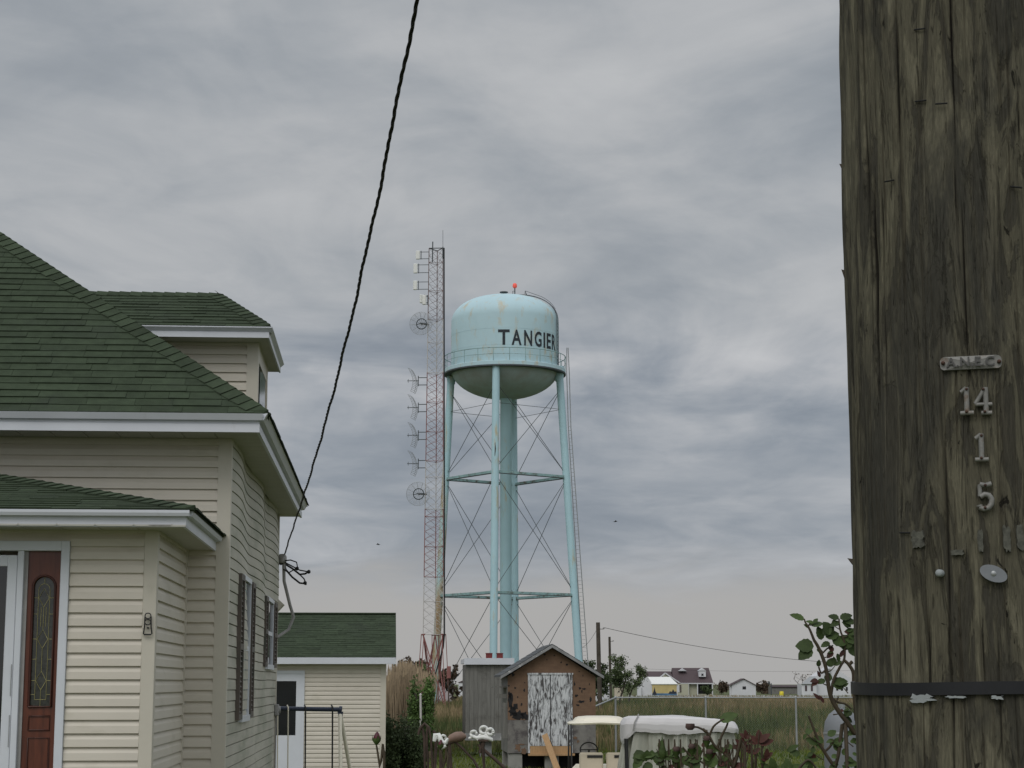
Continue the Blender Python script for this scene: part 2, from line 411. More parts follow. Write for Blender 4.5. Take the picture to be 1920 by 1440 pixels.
# ============================ siding and shingles ============================
def clampf(xm=None, ym=None, yx=None):
    def f(p):
        return Vector((min(p.x, xm) if xm is not None else p.x, max(p.y, ym) if ym is not None else p.y, p.z))
    return f
def siding(mb, o, d, nrm, wd, z0, z1, ex=.1035, zref=0, seg=0, wob=None, dutch=True, cut=None):
    """horizontal lap siding on the vertical rectangle starting at o along d, facing nrm"""
    o = Vector(o); d = Vector(d); nrm = Vector(nrm)
    k0 = math.floor((z0-zref)/ex); ns = seg or 1
    k = k0
    while zref+k*ex < z1-1e-4:
        a = zref+k*ex; bz = a+ex
        lo = max(a, z0); hi = min(bz, z1)
        prof = [(-.004, a), (.024, a), (.019, a+ex*(.55 if dutch else .9)), (.001 if dutch else .002, a+ex*.93), (0, bz)]
        pr = [(q, min(max(zz_, lo), hi)) for q, zz_ in prof]
        tone = R.uniform(.3, .7)
        rows = []
        for i in range(ns+1):
            s_ = wd*i/ns; base = o+d*s_
            col = []
            for q, z_ in pr:
                e = wob(s_, z_) if wob else (0, 0)
                col.append(base+nrm*(q+e[0])+Vector((0, 0, z_+e[1]-o.z)))
            rows.append(col)
        for i in range(ns):
            for j in range(4):
                p = [rows[i][j], rows[i+1][j], rows[i+1][j+1], rows[i][j+1]]
                if (p[0]-p[3]).length < 1e-5: continue
                mb.face(p, tone)
        k += 1
def shingles(mb, o, s_dir, t_dir, poly, ex=.14, seg=(.16, .46), lip=(.010, .016), seed=1, wav=.0):
    """asphalt shingles over a roof plane; poly in (s, t) plane coordinates, convex"""
    r = random.Random(seed); o = Vector(o); s_dir = Vector(s_dir).normalized(); t_dir = Vector(t_dir).normalized(); nr = s_dir.cross(t_dir).normalized()
    if nr.z < 0: nr = -nr
    base = [o+s_dir*p[0]+t_dir*p[1] for p in poly]
    mb.prism([p-nr*.002 for p in base], -nr*.012, .3)
    def rng(t):
        xs_ = []
        for i in range(len(poly)):
            (x0, y0), (x1, y1) = poly[i], poly[(i+1) % len(poly)]
            if (y0-t)*(y1-t) <= 0 and abs(y1-y0) > 1e-9: xs_.append(x0+(x1-x0)*(t-y0)/(y1-y0))
        return (min(xs_), max(xs_)) if len(xs_) > 1 else None
    tmin = min(p[1] for p in poly); tmax = max(p[1] for p in poly); t = tmin-.02
    while t < tmax-.02:
        ra = rng(max(t, tmin+1e-4)); rb = rng(min(t+ex, tmax-1e-4))
        if not ra or not rb: break
        s = ra[0]-r.random()*.2; rowt = r.uniform(-.06, .06); ph = r.uniform(0, 9)
        while s < ra[1]:
            e = s+r.uniform(*seg); thick = lip[1] if r.random() < .5 else lip[0]; tn = min(1, max(0, .5+r.gauss(0, .13)+rowt))
            def cl_(v, rr): return min(max(v, rr[0]), rr[1])
            def w_(v): return wav*math.sin(v*2.1+ph)+r.uniform(-.003, .003)
            a0, a1 = cl_(s, ra), cl_(e-.003, ra); b0, b1 = cl_(s, rb), cl_(e-.003, rb)
            if a1-a0 > .01:
                ta, tb = t+w_(a0), t+w_(a1)
                P = lambda ss, tt_, h: o+s_dir*ss+t_dir*tt_+nr*h
                A, B = P(a0, ta, thick), P(a1, tb, thick); C_, D = P(b1, t+ex+.012, .002), P(b0, t+ex+.012, .002)
                mb.face([A, B, C_, D], tn); mb.face([P(a0, ta, -.001), P(a1, tb, -.001), B, A], tn*.6)
                mb.face([P(a0, ta, -.001), A, D], tn); mb.face([P(a1, tb, -.001), B, C_], tn)
            s = e
        t += ex
def ridge_caps(mb, a, b, n1, n2, wd=.15, ex=.135, seed=3, cf=lambda p: p):
    """overlapping cap shingles from a (low) to b (high); n1, n2: unit vectors pointing down each side"""
    r = random.Random(seed); a = Vector(a); b = Vector(b); d = b-a; L = d.length; d.normalize(); n1 = Vector(n1); n2 = Vector(n2)
    up = (-(n1+n2)); up = (up-d*up.dot(d)); up = up.normalized() if up.length > 1e-6 else Vector((0, 0, 1))
    if up.z < 0: up = -up
    k = 0
    while k*ex < L:
        p = a+d*(k*ex); q = a+d*min(L, k*ex+ex*1.25); tn = min(1, max(0, .55+r.gauss(0, .2))); j = r.uniform(-.008, .008)
        for nn in (n1, n2):
            mb.face([cf(v_) for v_ in (p+up*.034, q+up*.022, q+nn*wd+up*.010, p+nn*(wd+j)+up*.026)], tn)
            mb.face([cf(v_) for v_ in (p+up*.034, p+nn*(wd+j)+up*.026, p+nn*(wd+j)+up*.006, p+up*.012)], .1)
            mb.face([cf(v_) for v_ in (p+nn*(wd+j)+up*.026, q+nn*wd+up*.010, q+nn*wd-up*.01, p+nn*(wd+j)-up*.002)], .15)
        k += 1

# ============================ the near house ============================
house = thing('cream_house', 'cream vinyl sided house with green shingled hip roof and a front porch room', 'house', (-2.668, 17.5, 0), YAW)
EX = .1035; ZS = 4.734; OF = .55; OS = .315; LW = 8.1; P_ = .76; ER = 4.90; CU = .39
GH = .55
# front wall, side wall, foundation
wl = MB()
siding(wl, (-7.5, 0, 1.25), (1, 0, 0), (0, -1, 0), 7.4, 1.25, ZS+.03, EX, zref=1.25)
wl.box((-7.5, .004, .85), (-.012, .2, ZS+.1))
wl.build('wall', 'vinyl_cream', house)
def wobf(s_, z_):
    f_ = max(0, min(1, (z_-1.9)/1.6)); 
    return (.022*f_*math.sin(s_*2.0+z_*1.3+.4)+.012*hn(s_*.8, z_*1.0, 7), .010*f_*math.sin(s_*2.0+1.0))
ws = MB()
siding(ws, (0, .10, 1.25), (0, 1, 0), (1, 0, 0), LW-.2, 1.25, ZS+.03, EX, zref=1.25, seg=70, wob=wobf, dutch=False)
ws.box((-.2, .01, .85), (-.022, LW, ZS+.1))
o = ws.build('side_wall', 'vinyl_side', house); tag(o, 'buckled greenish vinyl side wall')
bw = MB(); bw.box((-7.5, LW-.2, .85), (-.2, LW, ZS+.1)); bw.box((-7.5, .2, .85), (-7.3, LW-.2, ZS+.1)); bw.build('rear_wall', 'vinyl_cream', house)
fd = MB(); fd.box((-7.48, .03, .3), (-.03, LW-.03, 1.25)); fd.build('foundation', 'concrete', house)
cp = MB()
cp.box((-.10, -.022, 1.2), (.026, 0.002, ZS)); cp.box((.0, .002, 1.2), (.026, .10, ZS)); cp.box((.0, LW-.10, 1.2), (.030, LW+.02, ZS))
cp.build('corner_trim', 'trim_cream', house)
# roof: hipped; eave rectangle u from -9 to CU, w from -OF to WE
WE = LW+.35; hw = (WE+OF)/2; zr = ER+P_*hw; UL = -9.0
rf = MB()
kk = math.sqrt(1+P_*P_); tf = Vector((0, 1/kk, P_/kk)); Lf = hw*kk
shingles(rf, (UL, -OF, ER), (1, 0, 0), tf, [(0, 0), (CU-UL, 0), (CU-UL-hw, Lf), (0, Lf)], .135, seed=11, wav=.004)
shingles(rf, (CU, -OF, ER), (0, 1, 0), (-1/kk, 0, P_/kk), [(0, 0), (2*hw, 0), (hw, Lf)], .135, seed=12)
rf.prism([(UL, WE, ER), (CU, WE, ER), (CU-hw, WE-hw, zr), (UL, WE-hw, zr)], (0, .02, -.02), .4)
dh = Vector((-1, 1, P_)).normalized()
nf = (Vector((-1, -.18, 0))); 
def side_dir(hip, down, plane_n):
    v = plane_n.cross(hip).normalized(); return v if v.z < 0 else -v
nF = Vector((0, -P_, 1)).normalized(); nR = Vector((P_, 0, 1)).normalized()
ridge_caps(rf, (CU, -OF, ER), (CU-hw, hw-OF, zr), side_dir(dh, 0, nF), side_dir(dh, 0, nR), .16, .135, cf=clampf(CU+.004, -OF-.012))
rf.build('roof', 'shingle', house)
# soffit, fascia and gutter
sf = MB(); 
xx = -7.6
while xx < -.02:
    sf.box((xx, -OF+.03, ZS-.004), (xx+.285, -.012, ZS+.012), bev=0); sf.box((xx+.285, -OF+.03, ZS+.006), (xx+.30, -.012, ZS+.016)); xx += .30
sf.box((.17, -OF+.029, ZS-.002), (.292, .0, ZS+.0145)); sf.box((.30-.01, -OF+.03, ZS+.001), (.30, WE-.03, ZS+.018))
yy = .0
while yy < WE-.3: sf.box((.015, yy, ZS-.003), (.292, yy+.285, ZS+.013)); sf.box((.015, yy+.285, ZS+.007), (.292, yy+.30, ZS+.017)); yy += .30
sf.build('soffit', 'soffit', house)
fa = MB()
fa.box((UL, -OF, ZS-.012), (OS, -OF+.028, ZS+.062)); fa.box((UL, -OF+.012, ZS+.062), (OS, -OF+.04, ER-.01))
fa.box((OS-.028, -OF+.028, ZS-.012), (OS, WE, ZS+.062)); fa.box((OS-.04, -OF+.04, ZS+.062), (OS-.012, WE, ER-.01))
# drip mould that flares to the roof edge
for (lo_, hi_) in (((-OF+.012), -OF-.055),):
    fa.prism([(UL, -OF+.012, ER-.075), (UL, -OF-.03, ER-.07), (UL, -OF-.055, ER-.012), (UL, -OF+.012, ER-.012)], (OS+.03-UL, 0, 0))
fa.prism([(OS-.012, -OF+.013, ER-.075), (OS+.035, -OF-.028, ER-.07), (OS+.075, -OF-.053, ER-.008), (OS-.012, -OF+.013, ER-.012)], (0, WE+OF, 0))
fa.build('fascia', 'white_metal', house)
# dormer on the side slope
dm = MB(); DW0, DW1 = 3.3, 4.95; zd = 6.26
siding(dm, (-4.0, DW0, 4.7), (1, 0, 0), (0, -1, 0), 3.9, 4.7, zd+.02, .1016, zref=.02)
dm.box((-4.0, DW0+.004, 4.6), (-.012, DW1, zd+.05))
drm = dm.build('dormer', 'vinyl_cream', house)
dt = MB(); dt.box((-.105, DW0-.022, 4.7), (.026, DW0+.002, zd)); dt.box((0, DW0+.002, 4.7), (.026, DW0+.10, zd)); dt.box((0, DW1-.1, 4.7), (.026, DW1+.02, zd)); dt.box((0, DW0+.1, zd-.2), (.02, DW1-.1, zd)); dt.build('dormer_trim', 'trim_cream', drm)
dg = MB(); dg.box((.0, DW0+.35, 5.3), (.022, DW1-.35, zd-.22)); dg.build('dormer_window', 'glass_dark', drm)
dr = MB(); e0, e1, eu, ez = DW0-.37, DW1+.37, .17, zd+.11; rm = (e0+e1)/2; rz_ = ez+.60; ru = -.50; hh = (e1-e0)/2
t1 = Vector((0, hh, .60)); shingles(dr, (-4.5, e0, ez), (1, 0, 0), t1, [(0, 0), (4.5+eu, 0), (4.5+ru, t1.length), (0, t1.length)], .125, seed=21)
t2 = Vector((ru-eu, 0, .60)); shingles(dr, (eu, e0, ez), (0, 1, 0), t2, [(0, 0), (2*hh, 0), (hh, t2.length)], .125, seed=22)
dr.prism([(-4.5, e1, ez), (eu, e1, ez), (ru, rm, rz_), (-4.5, rm, rz_)], (0, .01, -.02), .4)
h2 = Vector((ru-eu, hh, .60)).normalized(); nA = Vector((0, -.60, hh)).normalized(); nB = Vector((.60, 0, eu-ru)).normalized()
ridge_caps(dr, (eu, e0, ez), (ru, rm, rz_), side_dir(h2, 0, nA), side_dir(h2, 0, nB), .15, .13, 5, clampf(eu+.004, e0-.012))
ridge_caps(dr, (-4.4, rm, rz_), (ru, rm, rz_), Vector((0, -hh, -.6)).normalized(), Vector((0, hh, -.6)).normalized(), .13, .13, 6)
dr.build('dormer_roof', 'shingle', drm)
df = MB(); df.box((-4.2, e0+.02, zd-.008), (eu-.03, DW0-.0, zd+.008)); df.box((0, DW0, zd-.006), (eu-.03, e1-.02, zd+.010)); df.build('dormer_soffit', 'soffit', drm)
df = MB(); df.box((-4.2, e0+.01, zd-.012), (eu-.01, e0+.03, zd+.05)); df.prism([(-4.2, e0+.02, zd+.05), (-4.2, e0-.03, zd+.095), (-4.2, e0-.03, ez-.004), (-4.2, e0+.02, ez-.004)], (4.2+eu+.03, 0, 0))
df.box((eu-.03, e0+.03, zd-.012), (eu-.01, e1, zd+.05)); df.prism([(eu-.02, e0+.021, zd+.05), (eu+.03, e0+.021, zd+.095), (eu+.03, e0+.021, ez-.004), (eu-.02, e0+.021, ez-.004)], (0, e1-e0, 0)); df.build('dormer_fascia', 'white_metal', drm)
# small metal roof vent
v = MB(); v.prism([(-2.82, 2.30, 6.92), (-2.52, 2.30, 6.92), (-2.52, 2.45, 7.02), (-2.82, 2.45, 7.02)], (0, 0, .10)); v.build('roof_vent', 'galv', house)

# porch room
PW = -2.3; PU = -.385; PE = .1064; PZ = 3.68; PT = 3.81
pr = MB()
siding(pr, (-1.06, PW, 1.3), (1, 0, 0), (0, -1, 0), 1.06+PU-.085, 1.3, PZ+.02, PE, zref=3.545-30*PE)
siding(pr, (-5.0, PW, 1.3), (1, 0, 0), (0, -1, 0), 2.2, 1.3, PZ+.02, PE, zref=3.545-30*PE)
siding(pr, (-2.8, PW, 3.585), (1, 0, 0), (0, -1, 0), 1.74, 3.585, PZ+.02, PE, zref=3.545-30*PE)
pr.box((-1.06, PW+.004, 1.3), (PU-.02, PW+.12, PZ+.1)); pr.box((-5, PW+.004, 1.3), (-2.8, PW+.12, PZ+.1)); pr.box((-2.8, PW+.004, 3.585), (-1.06, PW+.12, PZ+.1))
siding(pr, (PU, PW+.085, 1.3), (0, 1, 0), (1, 0, 0), 2.14, 1.3, PZ+.02, PE, zref=3.545-30*PE)
pr.box((PU-.12, PW+.12, 1.3), (PU-.004, -.016, PZ+.1))
prm = pr.build('porch_wall', 'vinyl_cream', house, split=False)
ct = MB(); ct.box((PU-.085, PW-.024, 1.3), (PU+.024, PW+.001, PZ), bev=.004); ct.box((PU+.0, PW+.001, 1.3), (PU+.024, PW+.085, PZ)); ct.box((PU, -.075, 1.3), (PU+.03, -.016, PZ)); ct.build('porch_corner_trim', 'trim_cream', prm)
ft = MB(); ft.box((-1.14+.035, PW-.006, 3.585), (-1.06, PW+.0, 3.60)); 
pb = MB(); pb.box((-5, PW-.02, .8), (PU, -.03, 1.3)); pb.build('porch_foundation', 'concrete', prm)
pe = MB(); eu_, ew_ = -.03, -2.75
pr_p = .235; k2 = math.sqrt(1+pr_p**2); run = -ew_
shingles(pe, (-6, ew_, PT), (1, 0, 0), (0, 1/k2, pr_p/k2), [(0, 0), (6+eu_, 0), (6+eu_-run, run*k2), (0, run*k2)], .13, lip=(.006, .012), seed=31)
shingles(pe, (eu_, ew_, PT), (0, 1, 0), (-1/k2, 0, pr_p/k2), [(0, 0), (run, 0), (run, run*k2)], .13, seed=32)
dh3 = Vector((-1, 1, pr_p)).normalized()
ridge_caps(pe, (eu_, ew_, PT), (eu_-run, 0, PT+pr_p*run), side_dir(dh3, 0, Vector((0, -pr_p, 1)).normalized()), side_dir(dh3, 0, Vector((pr_p, 0, 1)).normalized()), .14, .14, 8, clampf(eu_+.004, ew_-.012))
pe.build('porch_roof', 'shingle', prm)
ps = MB(); x_ = -5.6
while x_ < -.25: ps.box((x_, ew_+.02, PZ-.004), (x_+.285, PW-.0, PZ+.01)); ps.box((x_+.285, ew_+.02, PZ+.004), (x_+.3, PW, PZ+.013)); x_ += .3
ps.box((PU, PW, PZ-.002), (-.11, -.016, PZ+.012)); ps.box((-.39, ew_+.02, PZ-.006), (-.10, PW+.0, PZ+.009)); ps.build('porch_soffit', 'soffit', prm)
pf = MB(); pf.box((-5.6, ew_+.035, PZ-.01), (-.10, ew_+.06, PZ+.075)); pf.box((-.125, ew_+.06, PZ-.01), (-.10, -.016, PZ+.075))
pf.build('porch_fascia', 'white_metal', prm)
pg = MB()
prof = [(.0, PT-.055), (-.075, PT-.055), (-.085, PT-.03), (-.085, PT-.008), (0, PT-.008)]
pg.prism([(-5.6, ew_+.035+a_+.03, z_) for a_, z_ in prof], (5.6-.07, 0, 0)); pg.prism([(-.13-a_, ew_+.035, z_) for a_, z_ in prof][::-1], (0, 2.69, 0))
pg.build('porch_gutter', 'white_metal', prm)
# front entrance: door frame, sidelight, storm door
dw = MB(); dw.box((-1.130, PW-.045, 1.45), (-1.062, PW+.06, 3.585), bev=.004); dw.box((-2.85, PW-.045, 3.505), (-1.130, PW+.06, 3.585), bev=.004)
dw.box((-1.475, PW-.036, 1.45), (-1.425, PW+.06, 3.505), bev=.004)
dw.box((-2.85, PW-.045, 1.45), (-2.78, PW+.06, 3.505), bev=.004)
frm = dw.build('door_frame', 'white_paint', prm)
sb = MB(); sb.box((-1.425, PW-.002, 1.45), (-1.395, PW+.05, 3.505)); sb.build('frame_shadow_strip', 'grey_pipe', frm)
sl_ = MB(); x0, x1 = -1.395, -1.130; xm = (x0+x1)/2; rr = .082
# panel with arched opening
zt, zb = 3.30, 2.27
def arch(r_, zb_, zt_, y_, n_=12): return [Vector((xm-r_, y_, zb_)), Vector((xm+r_, y_, zb_))]+[Vector((xm+r_*math.cos(math.pi*i/n_), y_, zt_-r_+r_*math.sin(math.pi*i/n_))) for i in range(n_+1)]
yp = PW+.012
sl_.box((x0, yp, 1.45), (xm-rr, yp+.03, 3.505)); sl_.box((xm+rr, yp, 1.45), (x1, yp+.03, 3.505)); sl_.box((xm-rr, yp, 1.45), (xm+rr, yp+.03, zb))
top_ = [Vector((xm+rr*math.cos(math.pi*i/12), yp, zt-rr+rr*math.sin(math.pi*i/12))) for i in range(13)]
for i in range(12): sl_.prism([top_[i], Vector((top_[i].x, yp, 3.505)), Vector((top_[i+1].x, yp, 3.505)), top_[i+1]], (0, .03, 0))
side = sl_.build('sidelight', 'red_wood', frm)
mo = MB(); A_ = arch(rr+.006, zb-.006, zt+.006, yp-.004); A_.append(A_[0]); mo.tube(A_, .011, 6, False)
for (za, zb2) in ((1.55, 2.02), (2.08, 2.19)):
    q = [(x0+.05, yp-.002, za), (x1-.05, yp-.002, za), (x1-.05, yp-.002, zb2), (x0+.05, yp-.002, zb2), (x0+.05, yp-.002, za)]; mo.tube(q, .008, 5, False)
mo.build('moulding', 'red_wood_dark', side)
gl = MB(); gl.prism(arch(rr, zb, zt, yp+.014), (0, .006, 0)); gl.build('leaded_pane', 'leaded_glass', side)
cm = MB(); yc = yp+.010
def came(*p): cm.tube([(xm+a_, yc, b_) for a_, b_ in p], .0028, 4)
i_ = .045
came((-i_, zb+.05), (-i_, zt-.11)); came((i_, zb+.05), (i_, zt-.11)); came((-i_, zb+.05), (i_, zb+.05))
came(*[(i_*math.cos(math.pi*k_/8), zt-.11+i_*1.2*math.sin(math.pi*k_/8)) for k_ in range(9)])
came((0, zb), (0, zb+.14)); came((0, zt-.05), (0, zt))
for zc_ in (zt-.17, zt-.50, zb+.20):
    came((0, zc_-.075), (.042, zc_), (0, zc_+.075), (-.042, zc_), (0, zc_-.075))
    for zq in (zc_+.0,): came((-rr, zq), (-.042, zq)); came((.042, zq), (rr, zq))
came((0, zt-.245), (0, zt-.425)); came((0, zt-.575), (0, zb+.275)); came((-.02, zt-.245), (-.02, zt-.40)); came((.02, zt-.245), (.02, zt-.40))
for zq in (zt-.30, zt-.66, zb+.09): came((-rr, zq), (-i_, zq)); came((i_, zq), (rr, zq))
cm.build('leading', 'lead_came', side, split=False)
st = MB(); st.box((-1.555, PW-.03, 1.48), (-1.478, PW+.01, 3.47), bev=.004); st.box((-2.32, PW-.03, 1.48), (-2.24, PW+.01, 3.47), bev=.004); st.box((-2.24, PW-.03, 3.38), (-1.555, PW+.01, 3.47), bev=.004); st.box((-2.24, PW-.03, 1.48), (-1.555, PW+.01, 1.70), bev=.004)
st.box((-2.78, PW-.02, 1.45), (-2.33, PW+.02, 3.5)); storm = st.build('storm_door', 'white_paint', frm)
sg = MB(); sg.box((-2.24, PW-.012, 1.70), (-1.555, PW-.006, 3.38)); sg.build('door_glass', 'glass_dark', storm)
hd = MB()
for z0_ in (2.35, 1.95): hd.box((-1.492, PW-.036, z0_), (-1.486, PW-.028, z0_+.25))
hd.build('hinge', 'galv', storm)
# coach lamp bracket left on the porch corner
lb = MB(); q0 = Vector((PU-.035, PW-.024, 2.86))
for z_ in (.125, .075):
    lb.tube([q0+Vector((.024*math.cos(t_*.524), -.03, z_+.022*math.sin(t_*.524))) for t_ in range(13)], .005, 5, False)
lb.tube([q0+Vector((-.024, -.03, .12)), q0+Vector((-.026, -.03, .04)), q0+Vector((-.034, -.02, -.02))], .006, 5); lb.tube([q0+Vector((.024, -.03, .12)), q0+Vector((.026, -.03, .04)), q0+Vector((.034, -.02, -.02))], .006, 5)
lb.box(q0+Vector((-.03, -.03, -.03)), q0+Vector((.03, -.02, -.018))); lb.tube([q0+Vector((0, -.03, .03)), q0+Vector((0, 0, .03))], .008, 5); lb.tube([q0+Vector((0, -.03, .1)), q0+Vector((0, 0, .1))], .006, 5)
lmp = lb.build('lamp_bracket', 'black_metal', prm, split=False)
# side windows with shutters
def window(w0, w1, z0, z1, s0, s1, s2, s3):
    f_ = MB(); f_.box((.0, w0, z0), (.045, w0+.07, z1)); f_.box((0, w1-.07, z0), (.045, w1, z1)); f_.box((0, w0, z0-.06), (.06, w1, z0)); f_.box((0, w0, z1), (.05, w1, z1+.05)); f_.box((0, w0+.07, (z0+z1)/2-.025), (.035, w1-.07, (z0+z1)/2+.025))
    wn = f_.build('window', 'white_paint', house)
    g_ = MB(); g_.box((.005, w0+.07, z0), (.025, w1-.07, z1)); g_.build('pane', 'glass_dark', wn)
    for a_, b_ in ((s0, s1), (s2, s3)):
        s = MB(); s.box((.02, a_, z0-.03), (.062, a_+.05, z1+.03)); s.box((.02, b_-.05, z0-.03), (.062, b_, z1+.03))
        for zz_ in (z0-.03, (z0+z1)/2-.03, z1-.03): s.box((.02, a_+.05, zz_), (.062, b_-.05, zz_+.06))
        zz_ = z0+.04
        while zz_ < z1-.04: s.face([(.022, a_+.05, zz_+.045), (.022, b_-.05, zz_+.045), (.054, b_-.05, zz_), (.054, a_+.05, zz_)], .5); s.face([(.054, a_+.05, zz_), (.054, b_-.05, zz_), (.022, b_-.05, zz_-.004), (.022, a_+.05, zz_-.004)], .4); zz_ += .05
        s.build('shutter', 'shutter', wn)
window(1.62, 2.72, 2.12, 3.50, 1.13, 1.58, 2.76, 3.20)
window(5.6, 6.9, 2.68, 3.46, 5.10, 5.56, 6.94, 7.50)
# service entrance on the far corner
cd = MB(); cz = 4.12; cu = .05; cw = LW-.12
cd.tube([(cu+.05, cw, cz-.05), (cu+.06, cw, cz-.3), (cu+.14, cw+.1, cz-.62), (cu+.19, cw+.15, cz-.78), (cu+.13, cw+.12, cz-.95), (cu-.02, cw, cz-1.06)], .022, 8)
cd.lathe([(0, .07), (.04, .065), (.06, .03), (.06, -.03), (.045, -.06), (0, -.06)], 12, (cu+.03, cw, cz))
cd.build('conduit', 'grey_pipe', house)
vh = MB(); vh.prism([(0.01, LW-.3, cz-.52), (.12, LW-.3, cz-.62), (.01, LW-.3, cz-.74)], (0, .28, 0)); vh.build('vent_hood', 'trim_cream', house)
mt = MB(); mt.box((.02, LW-.25, 2.02), (.075, LW-.07, 2.17), bev=.01); mt.lathe([(.0, .03), (.045, .028), (.05, 0)], 14, (.07, LW-.16, 2.10), axis=(1, 0, 0)); mt.tube([(.04, LW-.17, 2.03), (.04, LW-.17, .9)], .010, 6); mt.build('electric_meter', 'grey_pipe', house)

# service cable: a twisted triplex from the house corner to the big pole
HM = Matrix.Translation((-2.668, 17.5, 0)) @ Matrix.Rotation(YAW, 4, 'Z')
A0 = HM @ Vector((cu+.06, cw, cz+.03)); PB = Vector((.52, 2.55, 0))
cpx = [(527, 1045), (548, 985), (572, 915), (597, 850), (624, 745), (650, 650), (672, 540), (694, 430), (715, 315), (737, 205), (759, 100), (783, 10), (787, -5)]
pts = [A0]
dp = Vector((PB.x-A0.x, PB.y-A0.y))
for px, py in cpx[1:]:
    r = ray(px, py); den_ = r.x*dp.y-r.y*dp.x; t = (A0.x*dp.y-A0.y*dp.x)/den_; pts.append(Vector((r.x*t, r.y*t, CZ+r.z*t)))
# smooth by a fitted quadratic in distance, then on to the pole
import numpy as np
ss = np.array([(Vector((p.x, p.y))-Vector((A0.x, A0.y))).length for p in pts]); zs_ = np.array([p.z for p in pts])
co_ = np.polyfit(ss, zs_, 3); L_ = dp.length
cen = []
ns_ = 900
zend = float(np.polyval(co_, ss[-1])); slope = float(np.polyval(np.polyder(co_), ss[-1]))
for i in range(ns_+1):
    s_ = L_*i/ns_; z_ = float(np.polyval(co_, s_)) if s_ < ss[-1] else zend+slope*(s_-ss[-1])+.01*(s_-ss[-1])**2
    wv = .004*math.sin(s_*3.1)+.002*math.sin(s_*7.3+1)
    cen.append(Vector((A0.x+dp.x/L_*s_+wv, A0.y+dp.y/L_*s_, z_+wv*.5)))
print('cable z end', cen[-1].z, 'fit', [round(float(np.polyval(co_, a_)-b_), 3) for a_, b_ in zip(ss, zs_)])
sc = thing('service_cable', 'black twisted power cable running from the cream house up to the near pole', 'cable', A0)
tw = MB()
for k_ in range(3):
    tw.tube([p-A0+Vector((.006*math.cos(i*.42+k_*2.094), 0, .006*math.sin(i*.42+k_*2.094))) for i, p in enumerate(cen)], .0062 if k_ else .0048, 5)
tw.build('twisted_wires', 'cable_black', sc)
lp = MB()
def lpt(px, py, dy=0): return at(px, py, A0.y+dy)-A0
lp.tube([lpt(528, 1052), lpt(545, 1050, -.1), lpt(556, 1054, -.2), lpt(558, 1064, -.2), (lpt(541, 1074, -.1)), lpt(530, 1066)], .009, 5)
lp.tube([lpt(530, 1052), lpt(545, 1060, -.1), lpt(562, 1069, -.2), lpt(578, 1072, -.2)], .009, 5)
lp.tube([lpt(532, 1056), lpt(548, 1066, .1), lpt(562, 1077, .1), lpt(572, 1076, .1), lpt(579, 1072, 0)], .014, 5)
lp.tube([lpt(533, 1054), lpt(536, 1068, .1), lpt(548, 1082, .1), lpt(562, 1093, .1), lpt(572, 1094, .1)], .014, 5)
lp.tube([lpt(562, 1077, .1), lpt(570, 1085, .1), lpt(573, 1092, .1), lpt(574, 1097, .1)], .010, 5)
for a_, b_ in ((579, 1072), (572, 1093), (557, 1066)): q = lpt(a_, b_); lp.lathe([(0, -.03), (.024, -.015), (.024, .015), (0, .03)], 6, q)
lp.lathe([(0, -.05), (.04, -.03), (.05, .02), (.03, .06), (0, .07)], 8, lpt(527, 1053))
lp.build('drip_loops', 'cable_black', sc, split=False)
# ============================ the near utility pole ============================
PX, PY = .6545, 2.60
m, b = new_mat('pole_wood')
uv = N('ShaderNodeUVMap').outputs[0]
def uvm(sx, sy, off=0):
    mp = N('ShaderNodeMapping'); lk(uv, mp.inputs[0]); mp.inputs[3].default_value = (sx, sy, 1); mp.inputs[1].default_value = (off, off*.7, off); return mp.outputs[0]
wn_ = nz(uvm(5, 3), 1, 3)     # slow bend of the grain
grain = nz(uvm(170, 2.4), 1, 5, .6, .5); grain2 = nz(uvm(60, 2.2, 3), 1, 6, .65, .9); patch = nz(uvm(30, 4.5, 9), 1, 9, .66, .9); dark = nz(uvm(10, 2.2, 5), 1, 6, .62, .7)
flk = nz(uvm(46, 5, 17), 1, 8, .68, 1.2); spots = nz(uvm(60, 22, 23), 1, 5, .6, .9); fine = nz(uvm(420, 40, 2), 1, 4, .7, .5)
c = ramp(patch, [(.36, (.044, .040, .033)), (.455, (.060, .055, .044)), (.475, (.092, .083, .062)), (.56, (.098, .089, .066)), (.575, (.128, .116, .085)), (.70, (.150, .136, .102))])
c = mixc(sstep(dark, .50, .64), c, (.050, .047, .040))
c = mixc(mth('MULTIPLY', sstep(grain, .54, .66), .62), c, (.034, .028, .020))
c = mixc(mth('MULTIPLY', sstep(grain2, .56, .64), .32), c, (.145, .130, .098))
c = mixc(mth('MULTIPLY', sstep(flk, .60, .63), .6), c, (.030, .027, .022))
c = mixc(mth('MULTIPLY', sstep(spots, .66, .71), .9), c, (.010, .009, .007))
crk = attr('crack'); c = mixc(sstep(crk, .15, .8), c, (.012, .010, .008))
c = mixc(1.0, c, ramp(fine, [(.3, (.72, .72, .70)), (.7, (1.28, 1.26, 1.22))]), 'MULTIPLY'); c = mixc(1.0, c, (1.02, 1.04, 1.02), 'MULTIPLY'); lk(c, b.inputs['Base Color']); b.inputs['Roughness'].default_value = .92; b.inputs['Specular IOR Level'].default_value = .12
h = mth('ADD', mth('ADD', mth('MULTIPLY', grain, .6), mth('MULTIPLY', fine, .35)), mth('ADD', mth('MULTIPLY', ramp(patch, [(.45, (0, 0, 0)), (.48, (1, 1, 1))]), .25), mth('MULTIPLY', ramp(flk, [(.59, (1, 1, 1)), (.63, (0, 0, 0))]), .35)))
bump(b, h, .9, .004)
def prad(z): return .1845-.0125*max(0, min(1, (z-2.0)/1.6))-.006*max(0, z-3.6)/3.0+.01*max(0, 2.0-z)
